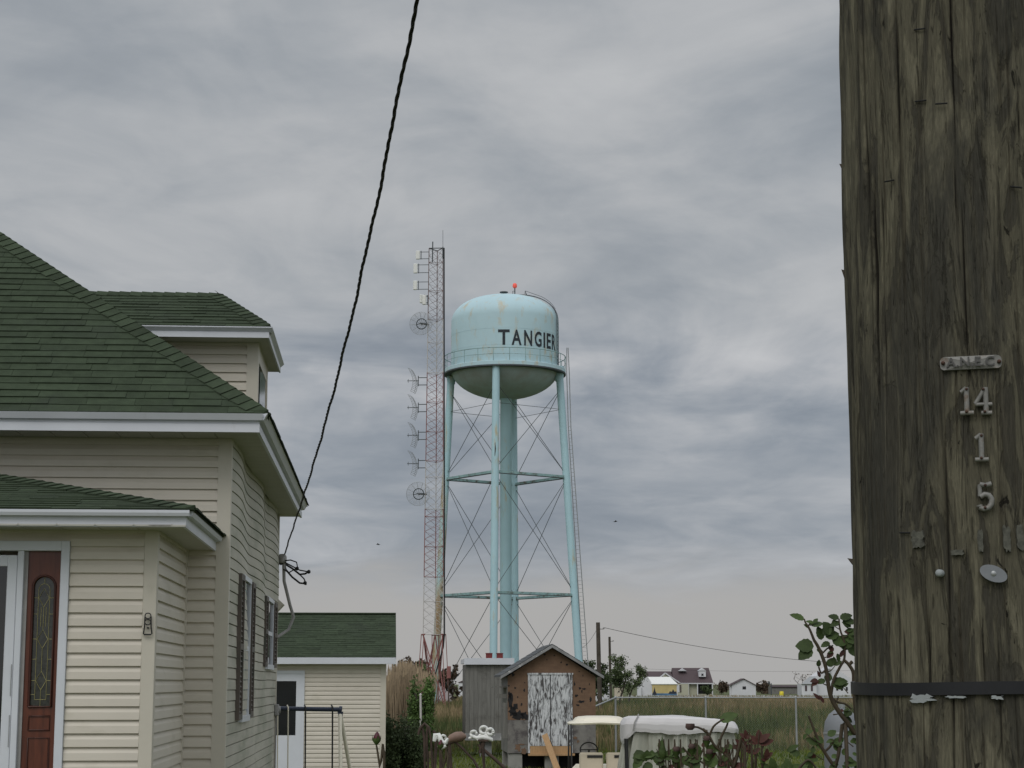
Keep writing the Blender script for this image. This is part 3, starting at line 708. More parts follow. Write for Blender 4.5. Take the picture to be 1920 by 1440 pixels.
pole = thing('utility_pole', 'thick weathered wooden utility pole filling the right edge, with metal number tags', 'utility pole', (PX, PY, .85))
NA = 420; zsr = [.85, 1.2, 1.5, 1.8]+[1.95+.0075*i for i in range(227)]+[3.7, 3.9, 4.3, 5, 6, 7, 8.2, 9.6]
rr_ = random.Random(5); cracks = []
for i in range(230):
    cracks.append((rr_.uniform(0, 2*math.pi), rr_.uniform(1.6, 3.9), rr_.choice((.04, .08, .12, .2, .4)), rr_.uniform(.0012, .0042), rr_.uniform(0, 9)))
import numpy as np
th_ = np.linspace(0, 2*math.pi, NA, endpoint=False); V = np.zeros((len(zsr), NA, 3)); CR = np.zeros((len(zsr), NA))
for j, z in enumerate(zsr):
    cr = np.zeros(NA)
    for (a0, zc_, ln, dpth, ph) in cracks:
        u_ = (z-zc_)/ln
        if abs(u_) < 1:
            w_ = (1-u_*u_)
            aa = a0+.007*math.sin(z*9+ph)+.004*math.sin(z*31+ph)
            d_ = np.abs((th_-aa+math.pi) % (2*math.pi)-math.pi)
            cr += np.exp(-(d_/(.0075+.006*w_*dpth/.006))**2)*w_*dpth
    rb_ = prad(z); pre = np.array([hn(math.cos(t)*2.3, math.sin(t)*2.3, z*1.3)*.004+hn(math.cos(t)*17, math.sin(t)*17, z*2.5)*.0022+abs(hn(math.cos(t)*9, math.sin(t)*9, z*7+3))*.0025 for t in th_])
    rj = rb_+pre-cr
    V[j, :, 0] = rj*np.cos(th_); V[j, :, 1] = rj*np.sin(th_); V[j, :, 2] = z-.85; CR[j] = np.minimum(1, cr/.0045)
me = bpy.data.meshes.new('shaft'); nzr = len(zsr)
fs = [(j*NA+i, j*NA+(i+1) % NA, (j+1)*NA+(i+1) % NA, (j+1)*NA+i) for j in range(nzr-1) for i in range(NA)]+[tuple((nzr-1)*NA+i for i in range(NA))]
me.from_pydata([tuple(v) for v in V.reshape(-1, 3)], [], fs)
ul = me.uv_layers.new(name='UVMap'); uvs = []
for j in range(nzr-1):
    for i in range(NA):
        a_, b_ = i/NA*1.1, (i+1)/NA*1.1; z0_, z1_ = zsr[j], zsr[j+1]; uvs += [a_, z0_, b_, z0_, b_, z1_, a_, z1_]
uvs += [0, 0]*NA; ul.data.foreach_set('uv', uvs)
at_ = me.attributes.new('crack', 'FLOAT', 'POINT'); at_.data.foreach_set('value', CR.reshape(-1))
me.materials.append(MATS['pole_wood']); me.polygons.foreach_set('use_smooth', [True]*len(me.polygons)); me.update()
po = bpy.data.objects.new('shaft', me); S.collection.objects.link(po); po.parent = pole
def pole_hit(px, py):
    r = ray(px, py); r_ = prad(2.6); o_ = Vector((-PX, -PY)); A = r.x*r.x+r.y*r.y; B = 2*(o_.x*r.x+o_.y*r.y); C_ = o_.dot(o_)-r_*r_
    t = (-B-math.sqrt(max(0, B*B-4*A*C_)))/(2*A); p = Vector((r.x*t, r.y*t, CZ+r.z*t)); return math.atan2(p.y-PY, p.x-PX), p.z
def onpole(px, py, dx, dz, off):
    """point on the pole at arc dx (to the right seen from the camera), height dz from the point seen at px, py"""
    a_, z_ = pole_hit(px, py); r_ = prad(z_+dz)+.003; t = a_+dx/r_
    return Vector(((r_+off)*math.cos(t), (r_+off)*math.sin(t), z_+dz-.85))
MMP = 1/1430.0
def plate(name, mat_, px, py, outline, thick, bulge=0):
    mb = MB(); n = len(outline)
    f_ = [onpole(px, py, x, z, thick) for x, z in outline]; b2 = [onpole(px, py, x, z, -.004) for x, z in outline]
    c_ = onpole(px, py, 0, 0, thick+bulge)
    mb.mesh(f_+[c_], [(i, (i+1) % n, n) for i in range(n)]); mb.mesh(f_+b2, [(i, n+i, n+(i+1) % n, (i+1) % n) for i in range(n)])
    return mb.build(name, mat_, pole)
def rrect(w_, h_, r_, n_=4):
    o_ = []
    for cx_, cz_, a0 in ((w_/2-r_, h_/2-r_, 0), (-w_/2+r_, h_/2-r_, 90), (-w_/2+r_, -h_/2+r_, 180), (w_/2-r_, -h_/2+r_, 270)):
        for i in range(n_+1): an = rad(a0+90*i/n_); o_.append((cx_+r_*math.cos(an), cz_+r_*math.sin(an)))
    return o_
M('plate_letter', (.085, .082, .078), .7, .25, 60)
M('nail_rust', (.06, .03, .02), .8, .3, 60)
# maker's tag
cxp, cyp = 1820, 680
tagp = plate('name_tag', 'aluminium', cxp, cyp, rrect(112*MMP, 25*MMP, .006, 6), .0035)
vs, fs2 = finer(*text_mesh('A.N.E.C', .0175, .0008, .0003, 1.05), .006)
mb = MB(); mb.mesh([onpole(cxp, cyp, v.x, v.y, .0044+v.z) for v in vs], fs2); mb.build('letters', 'plate_letter', tagp, split=False)
def nail(px, py, parent, r_=.0026):
    mb = MB(); p = onpole(px, py, 0, 0, .005); a_, z_ = pole_hit(px, py); mb.lathe([(0, .003), (r_*.8, .0025), (r_, .001), (r_, -.004)], 10, p, axis=(math.cos(a_), math.sin(a_), 0)); return mb.build('nail', 'nail_rust', parent)
nail(1770, 682, tagp); nail(1872, 679, tagp)
def digit(name, px, py, strokes, h_=50*MMP, r_=.0036):
    mb = MB()
    for s_ in strokes:
        k = 1.0
        if isinstance(s_[0], (int, float)): k = s_[0]; s_ = s_[1:]
        p_ = []
        for (x0, z0), (x1, z1) in zip(s_[:-1], s_[1:]):
            for i in range(3): p_.append((x0+(x1-x0)*i/3, z0+(z1-z0)*i/3))
        p_.append(s_[-1]); mb.tube([onpole(px, py, x*h_, z*h_, .0025) for x, z in p_], r_*k, 8)
    return mb.build(name, 'aluminium', pole, split=False)
one = [[(0, .5), (0, -.45)], [.8, (0, .48), (-.20, .32)], [.85, (-.24, -.47), (.24, -.47)]]
arc5 = [(-.17, .0), (-.02, .09), (.14, .05), (.23, -.10), (.21, -.28), (.10, -.42), (-.07, -.46), (-.22, -.38)]
fv = [[.95, (-.18, .46), (.02, .42), (.24, .48)], [.8, (-.18, .46), (-.18, .02)], arc5, [1.1, (-.2, -.36), (-.21, -.30)]]
four = [[(.10, .5), (.10, -.45)], [.8, (.08, .46), (-.28, -.12)], [.75, (-.28, -.14), (.32, -.14)], [.85, (-.08, -.47), (.30, -.47)]]
for nm, px, py, st_ in (('number_one', 1813, 752, one), ('number_four', 1843, 752, four), ('number_one', 1840, 839, one), ('number_five', 1847, 932, fv)):
    d_ = digit(nm, px, py, st_)
    nail(px, py-21, d_, .002); nail(px+(3 if nm == 'number_four' else 0), py+21, d_, .002)
dk = plate('oval_tag', 'tank_grey', 1862, 1076, [(.0165*math.cos(a_)-.002*math.sin(a_), .0112*math.sin(a_)-.003*math.cos(a_)) for a_ in [i*math.pi/12 for i in range(24)]], .006)
mb = MB(); a_, z_ = pole_hit(1862, 1076); mb.lathe([(0, .0009), (.0030, .0008), (.0036, 0)], 14, onpole(1862, 1076, 0, 0, .0062), axis=(math.cos(a_), math.sin(a_), 0)); mb.build('nail', 'galv', dk)
mb = MB(); a_, z_ = pole_hit(1764, 1075); mb.lathe([(0, .007), (.003, .0068), (.0048, .005), (.005, -.004)], 16, onpole(1764, 1075, 0, 0, 0), axis=(math.cos(a_), math.sin(a_), 0)); mb.build('button_tag', 'paper', pole)
# strap round the pole
zs0 = pole_hit(1800, 1291)[1]; mb = MB()
for k, (z0_, z1_) in enumerate(((zs0-.0082, zs0+.0082),)):
    n = 160; ring = []
    for i in range(n):
        t = 2*math.pi*i/n; r_ = prad(zs0)+.0050+.0006*hn(math.cos(t)*5, math.sin(t)*5, k)
        ring.append([Vector((q*math.cos(t), q*math.sin(t), z_-.85+.0012*math.sin(t*3))) for q, z_ in ((r_-.006, z0_), (r_, z0_), (r_, z1_), (r_-.006, z1_))])
    for i in range(n):
        a_, b_ = ring[i], ring[(i+1) % n]
        for q in range(3): mb.face([a_[q], b_[q], b_[q+1], a_[q+1]])
mb.build('strap', 'tie_band', pole)
def scrap(nm, mat_, px, py, w_, h_, seed, off=.002, jag=.25):
    r = random.Random(seed); o_ = []
    n_ = 22
    for i in range(n_):
        an = 2*math.pi*i/n_; k = 1/max(abs(math.cos(an)), abs(math.sin(an))); o_.append((w_/2*k*math.cos(an)*r.uniform(1-jag, 1), h_/2*k*math.sin(an)*r.uniform(1-jag, 1)))
    return plate(nm, mat_, px, py, o_, off)
scrap('torn_paper', 'paper', 1733, 1309, .040, .013, 3, .0025, .6); scrap('torn_paper', 'paper', 1870, 1308, .018, .006, 4, .0025, .6); scrap('torn_paper', 'paper', 1795, 1307, .030, .004, 7, .0025, .5)
for (px, py, w_, h_, sd_) in ((1722, 1012, .020, .026, 1), (1887, 1010, .011, .036, 2), (1838, 1012, .008, .032, 5), (1912, 1008, .010, .036, 6), (1795, 1036, .02, .008, 8)): scrap('sticker_residue', 'residue', px, py, w_, h_, sd_, .0005, .3)
for (px, py) in ((1905, 352), (1724, 55), (1726, 190), (1765, 195), (1700, 1000), (1668, 340)):   # nail holes and old staples
    mb = MB(); a_, z_ = pole_hit(px, py); mb.tube([onpole(px, py, -.008, .001, .002), onpole(px, py, .008, 0, .002)], .0012, 5); mb.build('staple', 'dark_void', pole)
# splinters on the left edge
mb = MB()
for z_, l_ in ((3.19, .02), (3.03, .03), (2.62, .012)):
    a_ = math.atan2(-.18, -.98)+.72; t = rad(170.5); r_ = prad(z_)
    p = Vector((r_*math.cos(t), r_*math.sin(t), z_-.85)); d_ = Vector((math.cos(t), math.sin(t), 0))
    mb.mesh([p-d_*.006+Vector((0, -.004, -l_)), p-d_*.006+Vector((0, .004, -l_)), p+d_*.006+Vector((0, 0, l_*.3)), p-d_*.004+Vector((0, 0, l_*.2))], [(0, 1, 2), (0, 2, 3), (1, 3, 2)])
mb.build('splinter', 'bark', pole)
# eye where the service cable lands
mb = MB(); ez_ = cen[-1].z-.85; mb.tube([(PB.x-PX, PB.y-PY, ez_), (0, 0, ez_-.05)], .02, 8); mb.tube([(-.06, -.2, ez_-.2), (0, 0, ez_-.2)], .012, 8); mb.build('cable_hook', 'galv', pole)

# ============================ water tower ============================
TD = 159.0; tc_ = at(946.5, 1281, TD); TWX = tc_.x
def tz(py): return at(946, py, TD).z
tower = thing('water_tower', 'pale blue water tower on four legs lettered TANGIER', 'water tower', (TWX, TD, 0))
Rt = 4.66; zb_ = tz(692); zsd = tz(606); ztop = zsd+2.35
prof = [(0.0, zb_-2.62)]+[(Rt*math.sin(i*math.pi/2/14), zb_-2.62*math.cos(i*math.pi/2/14)) for i in range(1, 15)]
mb = MB(); mb.lathe(prof, 72); bowl = mb.build('bowl', 'tower_dirty', tower)
prof = [(Rt, zb_), (Rt, zb_+1.2), (Rt, zb_+2.6), (Rt, zsd)]+[(Rt*math.cos(i*math.pi/2/16)**.8 if i < 16 else 0, zsd+2.35*math.sin(i*math.pi/2/16)) for i in range(1, 17)]
mb = MB(); mb.lathe(prof, 96); tank = mb.build('tank', 'tower_blue', tower)
mb = MB()   # weld seams of the tank plates
for zz_ in (zb_+1.35, zb_+2.75): mb.tube([((Rt+.002)*math.cos(t*math.pi/48), (Rt+.002)*math.sin(t*math.pi/48), zz_) for t in range(97)], .012, 4, False)
for k_, (za_, zc_) in enumerate(((zb_, zb_+1.35), (zb_+1.35, zb_+2.75), (zb_+2.75, zsd))):
    for i in range(8): t = 2*math.pi*(i+.3+.5*(k_ % 2))/8; mb.tube([((Rt+.002)*math.cos(t), (Rt+.002)*math.sin(t), za_), ((Rt+.002)*math.cos(t), (Rt+.002)*math.sin(t), zc_)], .010, 4, False)
mb.build('weld_seams', 'tower_blue', tank, split=False)
# lettering wrapped on the tank
zl = at(944, 632, TD-Rt).z; lm = MB()
for ch, dg_, wd_ in (('T', -1, .98), ('A', 12.3, .86), ('N', 25, .74), ('G', 37.2, .74), ('I', 45.8, .20), ('E', 53.2, .58), ('R', 63.0, .66)):
    vs, fs2 = finer(*text_mesh(ch, 1.78, .006, .040), .22)
    pts_ = []
    x0_ = min(v.x for v in vs); x1_ = max(v.x for v in vs); y0_ = min(v.y for v in vs); y1_ = max(v.y for v in vs); cx_ = (x0_+x1_)/2; cy_ = (y0_+y1_)/2
    sc_ = 1.32/(y1_-y0_); scx = sc_*(1.0 if ch != 'I' else 1)
    scx = wd_/(x1_-x0_)
    for v in vs:
        an = rad(dg_)+(v.x-cx_)*scx/Rt; q = Rt+.016+v.z
        pts_.append((q*math.sin(an), -q*math.cos(an), zl+(v.y-cy_)*sc_))
    lm.mesh(pts_, fs2)
lm.build('lettering', 'letter_black', tank, split=False)
# balcony
Rb = 5.24; mb = MB()
mb.lathe([(Rt-.05, zb_-.45), (Rt+.1, zb_-.52), (Rb-.02, zb_-.52), (Rb, zb_-.5), (Rb, zb_-.14), (Rb-.04, zb_-.1), (Rt-.05, zb_-.1)], 96, sm=False)
balc = mb.build('balcony', 'tower_blue', tower)
mb = MB()
mb.lathe([(Rb-.03, zb_-.56), (Rb+.02, zb_-.56), (Rb+.02, zb_-.44), (Rb-.03, zb_-.44)], 96, sm=False); mb.lathe([(Rt, zb_-.47), (Rt, zb_-.54), (Rb-.03, zb_-.545)], 96); mb.build('girder_edge', 'steel_dark', balc)
mb = MB(); nr_ = 24
for zz_, r_ in ((zb_+.98, .035), (zb_+.45, .018)): mb.tube([(Rb*math.cos(t*math.pi/36), Rb*math.sin(t*math.pi/36), zz_) for t in range(73)], r_, 5, False)
for i in range(nr_): t = 2*math.pi*(i+.3)/nr_; mb.tube([(Rb*math.cos(t), Rb*math.sin(t), zb_-.1), (Rb*math.cos(t), Rb*math.sin(t), zb_+.98)], .028, 5)
mb.build('railing', 'strut_blue', balc)
# top fittings
zt_ = ztop; mb = MB(); mb.lathe([(.22, zt_-.08), (.22, zt_+.24), (.36, zt_+.26), (.36, zt_+.33), (0, zt_+.35)], 20, (-.1, -.4, 0)); mb.build('vent_cap', 'steel_dark', tower)
mb = MB(); mb.tube([(.85, -.2, zt_-.2), (.85, -.2, zt_+.75)], .05, 6); mb.tube([(.68, -.2, zt_-.2), (.68, -.2, zt_+.45), (.85, -.2, zt_+.45)], .03, 5); bcn = mb.build('beacon_post', 'steel_dark', tower)
m, b = new_mat('beacon_red'); b.inputs['Base Color'].default_value = (.8, .10, .07, 1); b.inputs['Emission Color'].default_value = (1, .16, .12, 1); b.inputs['Emission Strength'].default_value = .16
mb = MB(); mb.lathe([(.0, .44), (.13, .40), (.19, .28), (.19, .10), (.12, 0), (0, 0)], 14, (.85, -.2, zt_+.72)); mb.build('beacon_lamp', 'beacon_red', bcn)
mb = MB(); mb.tube([(1.55, -.3, zt_-.25), (1.75, -.3, zt_+.45), (2.05, -.3, zt_-.35)], .035, 5); mb.tube([(1.75, -.3, zt_+.45), (1.95, .2, zt_-.3)], .03, 5); mb.build('roof_davit', 'steel_dark', tower)
def domep(th, az, off=.12):
    r_ = Rt*math.cos(th)**.8; return Vector(((r_+off)*math.sin(az), -(r_+off)*math.cos(az), zsd+(2.35+off)*math.sin(th)))
mb = MB(); az = rad(71)
for da in (-.035, .035):
    mb.tube([domep(rad(84-8*i), az+da) for i in range(11)]+[Vector(((Rt+.14)*math.sin(az+da), -(Rt+.14)*math.cos(az+da), zb_))], .035, 5)
for i in range(26):
    z_ = zb_+.2+i*.32
    if z_ < zsd: mb.tube([((Rt+.14)*math.sin(az-.035), -(Rt+.14)*math.cos(az-.035), z_), ((Rt+.14)*math.sin(az+.035), -(Rt+.14)*math.cos(az+.035), z_)], .018, 4)
mb.tube([(1.75, -.3, zt_+.45)]+[domep(rad(78-8*i), az, .34-.02*i) for i in range(3, 8)], .02, 5); mb.build('tank_ladder', 'steel_dark', tower)
# riser and legs
mb = MB(); mb.lathe([(.49, 0), (.49, zb_-2.4), (.8, zb_-2.1)], 32, (.27*.3, 0, 0)); mb.build('riser_pipe', 'leg_blue', tower)
phi = rad(8.8); R1, R0 = 4.72, 6.12; zlt = zb_-.3
legd = {'L': math.pi+phi, 'F': -math.pi/2-phi, 'R': phi, 'B': math.pi/2-phi*.95}
legd['L'] = math.pi-phi; 
legd = {k_: a0+(-phi) for k_, a0 in (('R', 0), ('B', math.pi/2), ('L', math.pi), ('F', -math.pi/2))}
def lpnt(k_, z_): r0__ = R0+(.42 if k_ == 'R' else 0); r_ = r0__+(R1-r0__)*z_/zlt; return Vector((r_*math.cos(legd[k_]), r_*math.sin(legd[k_]), z_))
for k_ in 'LFRB':
    mb = MB(); mb.tube([lpnt(k_, 0), lpnt(k_, 8), lpnt(k_, 18), lpnt(k_, zlt)], .32, 20)
    if k_ in 'LR': mb.lathe([(.33, -.9), (.42, -.2), (.42, .4)], 16, lpnt(k_, zlt))
    lg = mb.build('leg', 'tower_rusty' if k_ == 'L' else 'leg_blue', tower)
    if k_ == 'L': tag(lg, 'leg streaked with brown rust low down')
mb = MB(); p = lpnt('F', tz(858)); 
mb.tube([p+Vector((-.02, -.30, .62)), p+Vector((.0, -.315, .1)), p+Vector((-.05, -.31, -.7))], [.02, .05, .03], 8); mb.build('rust_scar', 'rust', tower)
order = 'LFRB'; z1s = tz(896); z2s = tz(1116)
mb = MB()
for zl_ in (z1s, z2s):
    for i in range(4):
        a_, b_ = lpnt(order[i], zl_), lpnt(order[(i+1) % 4], zl_); d_ = (b_-a_).normalized(); mb.bar(a_+d_*.3, b_-d_*.3, .2, .20, mi=0)
        mb.bar(a_+d_*.3-Vector((0, 0, .125)), b_-d_*.3-Vector((0, 0, .125)), .26, .045, mi=1)
mb.build('strut', ['strut_blue', 'steel_dark'], tower)
def rods(mb_, za, zb2, r_=.026):
    for i in range(4):
        k1, k2_ = order[i], order[(i+1) % 4]
        mb_.tube([lpnt(k1, za), lpnt(k2_, zb2)], r_, 5); mb_.tube([lpnt(k2_, za), lpnt(k1, zb2)], r_, 5)
mb = MB(); rods(mb, zlt-1.6, z1s+.2); rods(mb, z1s-.2, z2s+.2); rods(mb, z2s-.2, .4)
for i in range(4): mb.tube([lpnt(order[i], tz(770)), lpnt(order[(i+1) % 4], tz(770))], .02, 5)
mb.build('bracing_rods', 'steel_dark', tower)
# outside ladder and cable guide on the right leg
mb = MB(); top = at(1064, 652, TD-.6)-Vector((TWX, TD, 0)); k1 = at(1068, 800, TD-.6)-Vector((TWX, TD, 0)); k2_ = at(1097, 1236, TD-.6)-Vector((TWX, TD, 0)); k3 = k2_+(k2_-k1).normalized()*2.5
for dx_ in (-.11, .11):
    o_ = Vector((dx_, 0, 0)); mb.tube([top+o_*.5, at(1065, 700, TD-.6)-Vector((TWX, TD, 0))+o_, k1+o_, k2_+o_*2, k3+o_*2], .04, 5)
L9 = (k2_-k1).length
for i in range(60): p = k1+(k2_-k1)*(i/60); mb.tube([p+Vector((-.13, 0, 0)), p+Vector((.13, 0, 0))], .02, 4)
for z_ in (.1, .35, .6, .85): p = k1+(k2_-k1)*z_; q = lpnt('R', p.z); mb.tube([p, q], .02, 4)
mb.build('leg_ladder', 'galv', tower)

# ============================ radio mast ============================
MD = 150.0; mx = at(813, 1281, MD).x
def mz(py): return at(813, py, MD).z
mast = thing('radio_mast', 'tall red and white lattice radio mast carrying antennas and dishes', 'radio mast', (mx, MD, 0), rad(-4))
zt0, zm0 = mz(467), mz(1190)
def mr(z_): f_ = (z_-zm0)/(zt0-zm0); return (.93+(.66-.93)*f_)   # circumradius
mang = [rad(195), rad(-35), rad(85)]; mang = [rad(-150), rad(-30), rad(90)]
# a square-ish three-leg lattice: near left, near right, far middle
def mp_(i, z_): r_ = mr(z_); return Vector((r_*math.cos(mang[i]), r_*math.sin(mang[i]), z_))
bands = [(zt0, mz(600), 'mast_top'), (mz(600), mz(700), 'mast_white'), (mz(700), mz(865), 'mast_red'), (mz(865), mz(955), 'mast_white'), (mz(955), mz(1082), 'mast_red'), (mz(1082), zm0, 'mast_white')]
for zh, zl2, mt_ in bands:
    mb = MB(); n_ = max(2, round((zh-zl2)/.62)); st_ = (zh-zl2)/n_
    for i in range(3):
        mb.tube([mp_(i, zl2), mp_(i, zh)], .036, 6)
        j = (i+1) % 3
        for k in range(n_):
            z0_, z1_ = zl2+k*st_, zl2+(k+1)*st_
            mb.tube([mp_(i, z0_), mp_(j, z1_)], .012, 4, False); mb.tube([mp_(j, z0_), mp_(i, z1_)], .012, 4, False)
            if k % 4 == 0: mb.tube([mp_(i, z0_), mp_(j, z0_)], .02, 4, False)
    mb.build('lattice_section', mt_, mast)
mb = MB()   # splayed base
for i in range(3):
    t = mp_(i, zm0); out = Vector((math.cos(mang[i]), math.sin(mang[i]), 0)); tn_ = Vector((-out.y, out.x, 0))
    for s_ in (-1, 1):
        a_ = t+tn_*.26*s_+out*.05; b_ = a_+out*.42; b_.z = 0; mb.bar(a_, b_, .055, .055)
        j = (i+1) % 3; c_ = mp_(j, zm0)
    mb.tube([t+tn_*-.3, t+tn_*.3], .06, 6)
    j = (i+1) % 3; tb = mp_(j, zm0); oj = Vector((math.cos(mang[j]), math.sin(mang[j]), 0))
    mb.bar(t, (tb+oj*.3)*Vector((1, 1, 0)).length*0+Vector((tb.x*1.35, tb.y*1.35, .2)), .075, .075); mb.bar(tb, Vector((t.x*1.35, t.y*1.35, .2)), .075, .075)
    mb.bar(t*1.0, Vector(((t.x+tb.x)*.6, (t.y+tb.y)*.6, zm0*.45)), .045, .045); mb.bar(tb*1.0, Vector(((t.x+tb.x)*.6, (t.y+tb.y)*.6, zm0*.45)), .045, .045)
mb.build('base_frame', 'mast_red', mast)
mb = MB(); e = Vector((.10, -.05, 0)); mb.tube([mp_(1, zt0)+e, mp_(1, mz(700))+e, mp_(1, mz(1000))+e, mp_(1, zm0)+e, mp_(1, zm0-1)+e+Vector((-.1, 0, 0)), (-.3, -.5, 1.5), (-.8, -.5, 0)], .055, 6); mb.build('feeder_cable', 'cable_black', mast)
mb = MB(); mb.tube([mp_(0, zt0-1.2)+Vector((.3, 0, 0)), mp_(0, zt0+.55)+Vector((.3, 0, 0))], .05, 5); mb.tube([mp_(1, zt0), mp_(1, zt0+1.5)], .018, 5); mb.tube([mp_(1, zt0-.9), mp_(1, zt0+.1)], .05, 5)
for i in range(3): mb.tube([mp_(i, zt0), mp_((i+1) % 3, zt0)], .04, 5)
mb.build('whip_aerial', 'steel_dark', mast)
def lm_(px, py): p = at(px, py, MD); return Vector((p.x-mx, -.4, p.z))
for (px, y0_, y1_, yaw_) in ((784.5, 472, 488, 0), (780, 496, 514, 0), (779.5, 528, 545, 0), (791, 554, 570, .8), (797, 555, 573, -.5)):
    a_, b_ = lm_(px, y1_), lm_(px, y0_); mb = MB(); mtx = Matrix.Translation(a_) @ Matrix.Rotation(yaw_, 4, 'Z'); mb.box((-.17, -.12, 0), (.17, .06, b_.z-a_.z), mtx, bev=.04); pa = mb.build('panel_antenna', 'antenna_white', mast)
    mb = MB(); lx = -mr(b_.z)*.87
    for z_ in (a_.z+.05, b_.z-.1): mb.tube([Vector((a_.x+.1, -.4, z_)), Vector((lx, -.4, z_))], .03, 4)
    mb.tube([Vector((a_.x+.26, -.4, a_.z)), Vector((a_.x+.26, -.4, b_.z))], .035, 5); mb.build('bracket', 'steel_dark', pa)
def dish(px, py, rpx):
    c_ = lm_(px, py); r_ = rpx/23.0; ax = Vector((-.1, -1, -.05)).normalized(); q = Vector((0, 0, 1)).rotation_difference(ax)
    mb = MB()
    for k in range(1, 15):
        rr2 = r_*k/14; mb.tube([c_+q @ Vector((rr2*math.cos(t*math.pi/12), rr2*math.sin(t*math.pi/12), .35*(k/14)**2)) for t in range(25)], .007 if k < 14 else .016, 4, False)
    for j in range(12):
        an = j*math.pi/6; mb.tube([c_+q @ Vector((r_*k/6*math.cos(an), r_*k/6*math.sin(an), .35*(k/6)**2)) for k in range(7)], .014, 4, False)
    d_ = mb.build('grid_dish', 'galv', mast)
    mb = MB(); mb.tube([c_+q @ Vector((r_*.45*math.cos(t*math.pi/8), r_*.45*math.sin(t*math.pi/8), .12)) for t in range(17)], .04, 5, False); mb.tube([c_+q @ Vector((0, 0, 0)), c_+q @ Vector((0, 0, .6))], .05, 6)
    mb.tube([c_+q @ Vector((-r_*.45, 0, .1)), c_+q @ Vector((0, 0, .5)), c_+q @ Vector((r_*.45, 0, .1))], .03, 5); mb.tube([c_, Vector((-mr(c_.z)*.8, 0, c_.z))], .06, 5); mb.build('feed_horn', 'steel_dark', d_)
dish(792, 609, 21.5); dish(786.5, 927, 22)
for (px, py) in ((776, 715), (776, 765), (776, 817), (776, 870)):
    c_ = lm_(px, py); mb = MB(); hh_ = 22/23.0
    for k in range(15):   # curved grid reflector seen edge-on, facing left and tilted
        t = (k/14-.5)*2; z_ = c_.z+t*hh_; x_ = c_.x+.28*(1-t*t)-.12*t-.08
        mb.tube([(x_-.22, -.75, z_+.06), (x_, -.35, z_), (x_+.05, .15, z_-.03)], .013, 4, False)
    for y_, dx_ in ((-.75, -.22), (-.35, 0), (.15, .05)): mb.tube([(c_.x+.28*(1-t*t)-.12*t-.08+dx_, y_, c_.z+t*hh_+(-dx_)*.27) for t in [k/5-1 for k in range(11)]], .018, 4, False)
    g_ = mb.build('grid_antenna', 'galv', mast)
    mb = MB(); mb.tube([(c_.x-.5, -.4, c_.z), (c_.x+.45, -.4, c_.z)], .03, 5); mb.tube([(c_.x-.42, -.4, c_.z-.15), (c_.x-.42, -.4, c_.z+.15)], .02, 5)
    for dz_ in (.25, -.35): mb.tube([(c_.x+.4, -.4, c_.z+dz_), (-mr(c_.z)*.87, -.4, c_.z+dz_)], .035, 5)
    mb.tube([(c_.x+.4, -.4, c_.z-.45), (c_.x+.4, -.4, c_.z+.4)], .04, 5); mb.build('bracket', 'steel_dark', g_)
# ============================ garage ============================
GD = 44.0; gp = at(722, 1281, GD)
garage = thing('garage', 'small cream garage with green shingled roof behind the corner of the cream house', 'garage', (gp.x, GD, 0), YAW)
def GL(px, py, w_=0):
    p = at(px, py, GD+w_); return Vector((px-722, 0, 0)), p.z
s_ = 3500/GD/1.01; gz0, gz1, gzr = at(700, 1245, GD-.3).z, at(700, 1232, GD-.3).z, at(740, 1151, GD+2.4).z
mb = MB(); siding(mb, (-5.2, 0, .45), (1, 0, 0), (0, -1, 0), 5.1, .45, gz0, .1016, zref=.45); mb.box((-5.2, .004, .4), (-.01, 4.8, gz0+.05)); mb.prism([(-.012, .01, gz0), (-.012, 4.8, gz0), (-.012, 2.4, gzr-.12)], (-5, 0, 0)); mb.build('wall', 'vinyl_cream', garage)
mb = MB(); mb.box((-.11, -.025, .45), (.024, .001, gz0)); mb.box((0, .001, .45), (.024, .11, gz0)); mb.build('corner_trim', 'trim_cream', garage)
mb = MB(); tv = Vector((0, 2.7, gzr-gz1)); shingles(mb, (-5.4, -.3, gz1), (1, 0, 0), tv, [(0, 0), (5.4+.25, 0), (5.4+.25, tv.length), (0, tv.length)], .125, lip=(.006, .012), seed=41)
mb.prism([(-5.4, 5.1, gz1), (.25, 5.1, gz1), (.25, 2.4, gzr), (-5.4, 2.4, gzr)], (0, .01, -.03)); mb.bar((-5.4, 2.4, gzr+.01), (.25, 2.4, gzr+.01), .2, .03); mb.build('roof', 'shingle', garage)
mb = MB(); mb.box((-5.4, -.32, gz0), (.25, -.29, gz1-.01)); mb.box((-5.4, -.29, gz0), (.25, 0, gz0+.02))
for a_, b_ in (((.235, -.3, gz1-.09), (.235, 2.4, gzr-.09)), ((.235, 5.1, gz1-.09), (.235, 2.4, gzr-.09))): mb.bar(a_, b_, .03, .14)
mb.build('fascia', 'white_metal', garage)
gx = lambda px: at(px, 1300, GD-.02).x-gp.x
mb = MB(); zh = at(560, 1263, GD).z; mb.box((gx(568)-.0, -.05, .45), (gx(571.5), .0, zh)); mb.box((gx(568)-1.12, -.05, .45), (gx(568)-1.05, .0, zh)); mb.box((gx(568)-1.12, -.05, zh), (gx(571.5), 0, zh+.07)); mb.box((gx(556), -.03, .45), (gx(568), .0, zh)); mb.box((gx(568)-1.05, -.03, .45), (gx(556)-.75, .0, zh)); mb.box((gx(556)-.75, -.03, at(540, 1277, GD).z), (gx(556), 0, zh)); mb.box((gx(556)-.75, -.03, .45), (gx(556), 0, at(540, 1378, GD).z)); dr_ = mb.build('door', 'white_paint', garage)
